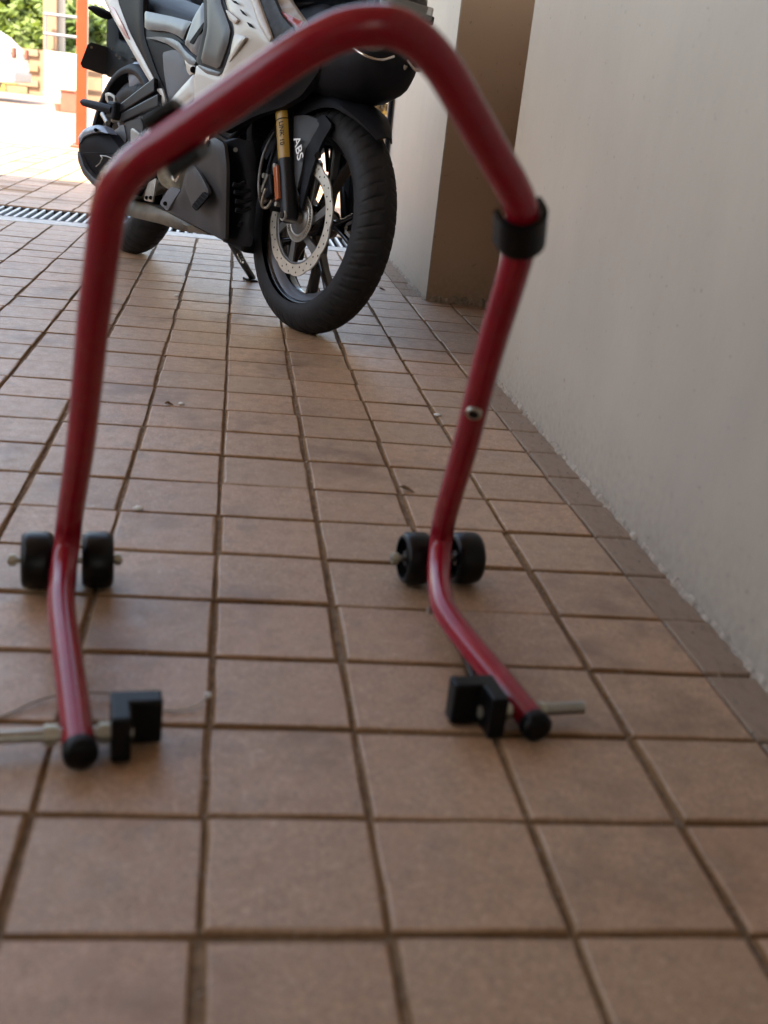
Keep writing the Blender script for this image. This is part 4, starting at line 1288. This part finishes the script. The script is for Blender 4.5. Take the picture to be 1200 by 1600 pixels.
# collector box, pipes
col_ = skin('collector_box', PY((192, 310, -.15), (214, 315, -.15), (240, 322, -.15), (262, 332, -.15), (300, 352, -.14), (330, 368, -.13), (318, 366, -.13), (280, 360, -.14), (252, 350, -.15), (222, 343, -.16), (194, 336, -.16)), .16, K_BROWN, bulge=.008, rad=.02, mirror=False)
hose(PY((200, 318, -.10), (230, 300, -.10), (262, 286, -.13), (274, 262, -.13), (290, 235, -.12)), .022, K_BROWN, 'exhaust_pipe')
skin('mount_tab', PY((227, 300, -.17), (232, 285, -.168), (244, 278, -.165), (241, 300, -.168), (238, 316, -.17), (225, 313, -.17)), .005, K_ALU, bulge=.001, rad=.004, mirror=False)
for u in (229, 235.5):
    MB().cyl(bp(u, 309, -.1715), bp(u, 309, -.174), .006, n=12).build('tab_hole', K_INK, moto)
# clutch / crankcase glimpse
MB().cyl(bp(272, 270, -.10), bp(272, 270, -.175), .050, n=32).build('clutch_cover', K_ALU, moto, bevel=.006)
MB().lathe([(-.178, .020), (-.182, .026), (-.178, .032)], tuple(bp(273, 268, 0) - Vector((bp(273, 268, 0).x - bp(273, 268, -.18).x, 0, bp(273, 268, 0).z - bp(273, 268, -.18).z))), n=30).build('cover_ring', K_CHROME, moto)
# engine, radiator, frame rails
eng = MB().box((.72, 0, .32), (.36, .26, .20)); eng.box((.86, 0, .47), (.18, .20, .20), Matrix.Rotation(radians(20), 3, 'Y'))
eng = eng.build('engine', K_FRAME, moto, bevel=.02)
for k in range(5):
    MB().box((.90 + .002 * k, 0, .42 + .028 * k), (.21, .23, .006), Matrix.Rotation(radians(8), 3, 'Y')).build('cooling_fin', K_FRAME, eng)
rad_ = MB().box((1.03, 0, .47), (.035, .20, .26), Matrix.Rotation(radians(-12), 3, 'Y')).build('radiator', K_MATT, moto, bevel=.004)
for k in range(12):
    MB().box((1.052 - .0018 * k + .01, 0, .365 + .0185 * k), (.006, .18, .003)).build('radiator_fin', K_FRAME, rad_)
for s in (-1, 1):
    MB().tube(smooth_path([(1.16, s * .06, .72), (.95, s * .13, .60), (.70, s * .14, .50), (.46, s * .12, .38)], 5), .022, 14).build('frame_rail', K_FRAME, moto)
MB().box((1.17, 0, .70), (.16, .22, .22)).build('steering_head', K_MATT, moto, bevel=.03)
MB().cyl(fk(.34, -.13), fk(.34, .13), .03, n=20).build('triple_clamp', K_FRAME, moto)
MB().box(fk(.36, 0), (.08, .25, .04)).build('lower_clamp', K_FRAME, moto, bevel=.01)
hose([(1.24, -.05, .60), (1.30, -.02, .50), (1.28, .02, .42)], .006)
hose(PY((352, 228, -.10), (380, 235, -.08), (410, 232, -.06)), .012)
hose(PY((400, 170, -.10), (380, 200, -.12), (362, 214, -.13)), .01)
# ---- belly pan
pan = skin('belly_pan', PY((335, 214, -.215), (350, 224, -.210), (354, 260, -.205), (353, 320, -.19), (352, 378, -.17), (319, 360, -.18), (290, 345, -.185), (260, 329, -.19), (264, 318, -.195), (272, 299, -.20), (283, 297, -.203), (290, 270, -.208), (300, 246, -.212), (318, 226, -.214)), .010, K_DGREY, bulge=.006, rad=.03)
skin('pan_facet', PY((288, 292, -.216), (292, 268, -.218), (300, 254, -.220), (313, 272, -.222), (327, 300, -.220), (318, 314, -.218), (302, 328, -.216)), .008, K_DGREY, bulge=.002, rad=.008)
skin('pan_end', PY((249, 318, -.198), (265, 292, -.204), (283, 296, -.208), (272, 312, -.206), (261, 330, -.202)), .010, K_TEX, bulge=.001, rad=.005)
vb = skin('pan_vent', PY((299, 322, -.2265), (318, 299, -.229), (327, 305, -.229), (306, 330, -.2265)), .004, K_INK, bulge=0, rad=.01, mirror=False)
for k in range(5):
    t = (k + .5) / 5
    a = bp(299 + 19 * t, 322 - 23 * t, -.2300); b = bp(306 + 21 * t, 330 - 25 * t, -.2300)
    MB().tube([a, b], .0012, 6).build('vent_slat', K_CHAR, vb)
MB().cyl(bp(326.5, 225, -.217), bp(326.5, 225, -.2195), .009, n=16).build('pan_bolt_hole', K_INK, moto)
MB().cyl(bp(258, 318, -.204), bp(258, 318, -.2085), .006, n=14).build('pan_bolt', K_INK, moto)
# front return of the pan (faces forward) with vents
skin('pan_front', [bx(u, v, x) for u, v, x in ((351, 222, 1.08), (372, 216, 1.13), (398, 222, 1.15), (402, 300, 1.15), (398, 350, 1.16), (394, 386, 1.16), (372, 384, 1.12), (351, 379, 1.08))], .02, K_MATT, bulge=.004, rad=.02, mirror=False, plane='X', out=1)
for v0, u0, u1 in ((288, 364, 382), (300, 366, 390), (314, 368, 392), (328, 368, 390), (350, 372, 378)):
    MB().tube([bx(u0, v0, 1.165), bx((u0 + u1) / 2, v0 + 2, 1.168), bx(u1, v0 - 3, 1.165)], .006, 8).build('front_rib', K_MATT, moto)
MB().cyl(bx(368, 234, 1.14), bx(368, 234, 1.155), .006, n=10).build('bolt', K_CARR, moto)
bb = MB(); bb.prism([(.72, -.13, .20), (1.10, -.10, .160), (1.10, -.10, .20), (.72, -.14, .26)], (0, .20, 0)); bb.build('pan_floor', K_MATT, moto, bevel=.01)
# ---- side stand (left side, touching the ground)
def w2b(p):
    q = Vector(p) - RC
    return Vector((q.dot(BF), q.dot(BLp), q.dot(BU)))
foot = w2b(on_z(394, 437)); top_ = bp(362, 378, .02)
d_ = (foot - top_)
MB().tube([top_, top_.lerp(foot, .5), foot + Vector((0, 0, .006))], [.014, .012, .011], 14).build('side_stand', K_FRAME, moto)
sp3 = [bp(372 + .6 * i, 396 + 1.2 * i, .0) + Vector((0, .004 * cos(i * 1.6), .004 * sin(i * 1.6))) for i in range(14)]
MB().tube(sp3, .003, 6).build('stand_spring', K_ALU, moto)
fo_ = MB().box(w2b(on_z(391, 437, .004)), (.05, .035, .008)).build('stand_foot', K_FRAME, moto, bevel=.003)
# ------------------------------------------------------------------ backdrop beyond the parking bay
M_BWALL = mat('sunlit_stone', (0.22, 0.14, 0.07), 0.8, noise=.25, nscale=3)
M_WHITE = mat('white_render', (0.40, 0.38, 0.34), 0.7, noise=.05, nscale=3)
M_ORANGE = mat('orange_paint', (0.26, 0.032, 0.010), 0.35, coat=.4, noise=.08, nscale=6)
M_TAN = mat('tan_render', (0.20, 0.125, 0.08), 0.8, noise=.15, nscale=4)
M_TERRA = mat('terracotta_block', (0.17, 0.055, 0.035), 0.8, noise=.15, nscale=10)
M_RAIL = mat('railing_paint', (0.12, 0.13, 0.15), 0.4, metal=.3)
M_GLASS = mat('car_glass', (0.02, 0.03, 0.03), 0.05)
def depth_at_v(u, v):               # ground point
    return on_z(u, v)
# orange post
p = on_z(127, 231)
ps = empty('orange_post', p)
tag(ps, 'orange painted steel post standing on the forecourt left of the motorcycle tail', 'post')
MB().box((0, 0, 1.5), (.085, .085, 3.0)).build('shaft', M_ORANGE, ps, bevel=.008)
MB().box((0, 0, .01), (.16, .16, .02)).build('base_plate', M_ORANGE, ps, bevel=.004)
for a, b in ((-1, -1), (1, -1), (1, 1), (-1, 1)):
    MB().cyl((a * .06, b * .06, .02), (a * .06, b * .06, .035), .009, n=6, smooth=False).build('bolt', M_RAIL, ps)
# terracotta block and small pot left of the post
p = on_z(112, 176)
o = MB().box((0, 0, .15), (.30, .30, .30)).box((0, 0, .31), (.34, .34, .03)).build('planter_block', M_TERRA, None, bevel=.012)
o.location = p; tag(o, 'terracotta block on the ground just left of the orange post', 'planter')
p = on_z(92, 174)
o = MB().cyl((0, 0, 0), (0, 0, .11), .05, .07, n=20).build('clay_pot', M_TERRA); o.location = p
tag(o, 'small round clay pot left of the terracotta block', 'pot')
# low stone boundary wall with courses, about 29 m away
YB = 28.0
def atY(u, v, Y):
    d = ray(u, v); return CAM + d * ((Y - CAM.y) / d.y)
a = atY(14, 140, YB); b = atY(90, 140, YB)
bw = empty('boundary_wall', (a.x, YB, 0))
tag(bw, 'low yellow brown stone boundary wall at the far edge of the forecourt', 'wall')
r = random.Random(2)
zt = atY(50, 76, YB).z
nrow = 6; rh = zt / nrow
ma = [mat('stone_tone', c, .8, noise=.2, nscale=4) for c in ((0.24, 0.145, 0.035), (0.19, 0.115, 0.065), (0.27, 0.175, 0.04), (0.17, 0.12, 0.08))]
meshes = [MB().box((0, 0, 0), (.46, .3, rh - .02)).mesh('stone_block', m_) for m_ in ma]
x0 = a.x - 7; nst = int((b.x - x0) / .48)
for j in range(nrow):
    for i in range(nst):
        x = x0 + i * .48 + (j % 2) * .24
        if atY(0, 100, YB).x - 1.2 > x: continue
        o = bpy.data.objects.new('stone_block', r.choice(meshes)); COL.objects.link(o); o.parent = bw
        o.location = (x - a.x, r.uniform(-.01, .01), rh * (j + .5))
o = MB().box((-3 + (b.x - a.x) / 2, .03, zt / 2), ((b.x - a.x) + 8, .22, zt - .02)).build('wall_core', M_TAN, bw)
# tan column and white pillar
def column(name, u0, u1, Y, ztop, m, label, vb=150):
    a = atY(u0, vb, Y); b = atY(u1, vb, Y)
    w = b.x - a.x
    o = MB().box((0, 0, ztop / 2), (w, w, ztop)).box((0, 0, .06), (w * 1.1, w * 1.1, .12)).build(name, m, None, bevel=.02)
    o.location = ((a.x + b.x) / 2, Y, 0)
    return tag(o, label, 'column')
column('tan_column', 69, 90, 27.5, 6, M_TAN, 'tan rendered column rising at the right end of the low stone wall')
column('white_pillar', 90, 101, 27.7, 6, M_WHITE, 'slim white pillar touching the tan column')
# white wall and grey railing right of the pillar
c0 = atY(88, 140, 27); c1 = atY(118, 140, 27)
o = MB().box((0, 0, .48), ((c1.x - c0.x) + .5, .25, .96)).box((0, -.14, .06), ((c1.x - c0.x) + .5, .06, .12)).build('white_wall', M_WHITE, None, bevel=.015)
o.location = ((c0.x + c1.x) / 2, 27, 0); tag(o, 'low white wall between the pillar and the orange post', 'wall')
rl = empty('railing', ((c0.x + c1.x) / 2, 27.1, .96))
tag(rl, 'grey metal railing on top of the low white wall', 'railing')
for z in (.35, .75):
    MB().cyl((-.5, 0, z), (.35, 0, z), .035, n=12).build('rail', M_RAIL, rl)
for x in (-.45, .33):
    MB().cyl((x, 0, 0), (x, 0, .8), .025, n=12).build('baluster', M_RAIL, rl)
# pale building behind the post and the motorcycle tail
bd = empty('pale_building', (-4.5, 36, 0))
tag(bd, 'pale rendered building beyond the forecourt behind the orange post', 'building')
MB().box((4.3, 2, 3.5), (10.5, 4, 7)).build('facade', M_WHITE, bd)
for x in (.2, 3.0, 5.8, 8.2):
    for z in (1.6, 4.6):
        w_ = MB().box((x, -.03, z), (1.1, .1, 1.3)).build('window', M_GLASS, bd, bevel=.02)
        MB().box((x, -.10, z - .70), (1.3, .16, .08)).build('sill', M_WHITE, w_)
MB().box((4.3, 1.9, 7.1), (10.9, 4.5, .2)).build('roof_slab', M_TAN, bd)
# parked white car, only its tail reaches into the frame
ca = atY(15, 135, 20)
car = empty('white_car', (ca.x, 20, 0)); car.rotation_euler = (0, 0, 0)
tag(car, 'white hatchback parked at the left edge with its rear end before the stone wall', 'car')
body = [(0, .30), (.05, .55), (0.0, .80), (-.25, 1.02), (-.95, 1.38), (-2.4, 1.42), (-3.1, 1.0), (-4.0, .85), (-4.15, .55), (-4.1, .3)]
MB().prism([(x, 0, z) for x, z in body], (0, 1.65, 0)).build('body', mat('white_car_paint', (0.75, 0.75, 0.74), 0.25, coat=.8), car, bevel=.08)
for s, y in ((0, -.01), (1, 1.66)):
    MB().prism([(-.45, y, 1.0), (-.98, y, 1.30), (-2.3, y, 1.33), (-2.85, y, 1.0)], (0, .01, 0)).build('side_window', M_GLASS, car)
for x in (-.75, -3.3):
    for y in (-.02, 1.47):
        w_ = MB().cyl((x, y, .31), (x, y + .2, .31), .31, n=32).build('wheel', M_RUBBER, car, bevel=.03)
        MB().cyl((x, y - .01, .31), (x, y + .21, .31), .19, n=20).build('hub_cap', M_STEEL_BAR, w_, bevel=.01)
MB().box((.03, .25, .78), (.05, .22, .16)).build('tail_lamp', M_TERRA, car, bevel=.02)
MB().box((.03, 1.40, .78), (.05, .22, .16)).build('tail_lamp', M_TERRA, car, bevel=.02)
MB().box((.04, .82, .40), (.08, 1.6, .16)).build('bumper', M_WHITE, car, bevel=.03)
# shrubs and trees -----------------------------------------------------
def leafmat(name, c):
    m = mat(name, c, .5, noise=.5, nscale=2.5)
    b = m.node_tree.nodes['Principled BSDF']
    b.inputs['Subsurface Weight'].default_value = 0
    nt = m.node_tree
    tr_ = nt.nodes.new('ShaderNodeBsdfTranslucent'); tr_.inputs[0].default_value = (c[0] * 1.6, c[1] * 1.5, c[2] * .8, 1)
    mx = nt.nodes.new('ShaderNodeMixShader'); mx.inputs[0].default_value = .35
    out = nt.nodes['Material Output']
    nt.links.new(b.outputs[0], mx.inputs[1]); nt.links.new(tr_.outputs[0], mx.inputs[2]); nt.links.new(mx.outputs[0], out.inputs[0])
    return m
LM3 = leafmat('dry_foliage', (0.17, 0.115, 0.045))
LM = [leafmat('foliage_light', (0.12, 0.17, 0.045)), leafmat('foliage_mid', (0.08, 0.13, 0.035)), leafmat('foliage_dark', (0.030, 0.055, 0.018))]
def plant(name, c, rx, ry, rz, zc, n, label, cat, trunk=True, group=None, lm=0, ls=.16, seed=0):
    rr = random.Random(seed)
    e = empty(name, c)
    tag(e, label, cat, group)
    cl = [(Vector((rr.uniform(-1, 1) * rx * .75, rr.uniform(-1, 1) * ry * .75, zc + rr.uniform(-.8, .8) * rz)), rr.uniform(.25, .5) * min(rx, rz)) for _ in range(16)]
    m_ = MB()
    for i in range(n):
        q, r_ = rr.choice(cl)
        d = Vector((rr.gauss(0, 1), rr.gauss(0, 1), rr.gauss(0, 1))).normalized()
        p = q + d * r_ * rr.uniform(.6, 1.1)
        if p.z < .1: continue
        t = Vector((rr.gauss(0, 1), rr.gauss(0, 1), rr.gauss(0, .6))).normalized(); b_ = t.orthogonal().normalized()
        b_ = (b_ + t.cross(b_) * rr.uniform(-1, 1)).normalized()
        s_ = ls * rr.uniform(.6, 1.3)
        m_.add([p - t * s_, p + b_ * s_ * .45, p + t * s_, p - b_ * s_ * .45], [(0, 1, 2, 3)])
    m_.build('crown', LM[lm] if lm < 3 else LM3, e)
    if trunk:
        tk = [Vector((0, 0, 0)), Vector((.05, .02, zc * .5)), Vector((-.03, 0, zc))]
        tm = MB().tube(tk, [.14, .10, .05], 10)
        for k in range(5):
            q, r_ = cl[k]
            tm.tube([tk[1].lerp(tk[2], .4), q * .6 + tk[2] * .4, q], [.05, .035, .015], 8)
        tm.build('trunk', K_BROWN, e)
    return e
plant('garden_shrub', (atY(10, 60, 30).x, 30.2, 0), 1.6, 1, .9, 1.3, 2600, 'bright leafy shrub behind the stone wall at the far left', 'shrub', lm=0, seed=1, trunk=False, group='shrubs behind the boundary wall')
plant('garden_shrub', (atY(52, 60, 30).x, 30.6, 0), 1.4, 1, .9, 1.5, 2600, 'yellow green shrub behind the stone wall beside the tan column', 'shrub', lm=0, seed=2, trunk=False, group='shrubs behind the boundary wall')
plant('garden_shrub', (atY(108, 60, 30).x, 30.2, 0), .9, 1, .8, 1.4, 1800, 'green shrub behind the grey railing', 'shrub', lm=1, seed=3, trunk=False, group='shrubs behind the boundary wall')
plant('shade_tree', (-12.0, 37, 0), 3.2, 2.5, 1.8, 3.8, 5200, 'broad dark green tree standing behind the shrubs on the left', 'tree', lm=1, ls=.22, seed=4)
plant('shade_tree', (-8.4, 39, 0), 2.6, 2.5, 1.7, 4.0, 4200, 'dark tree between the tan column and the pale building', 'tree', lm=2, ls=.22, seed=5)
plant('side_shrub', (1.15, 9.4, 0), .8, .6, .5, .8, 1500, 'sunlit dry golden shrub seen past the front fender beside the pillar', 'shrub', lm=3, ls=.07, seed=7, trunk=False)
plant('side_shrub', (-1.0, 33.5, 0), 3.5, 1, 1.2, 1.6, 3000, 'long green shrub in front of the pale building behind the motorcycle', 'shrub', lm=0, ls=.16, seed=8, trunk=False)
# thin dark downpipe on the far corner of the pillar
o = MB().cyl((XW - .012, 4.955, 0), (XW - .012, 4.955, H), .011, n=16).build('downpipe', K_MATT); tag(o, 'thin dark pipe running up the far corner of the plaster pillar', 'pipe')
MB().box((XW + .05, 5.06, H / 2), (.12, .08, H)).build('door_post', M_TAN, None, bevel=.005)
tag(bpy.data.objects['door_post'], 'narrow tan door post just beyond the thin dark pipe', 'post')
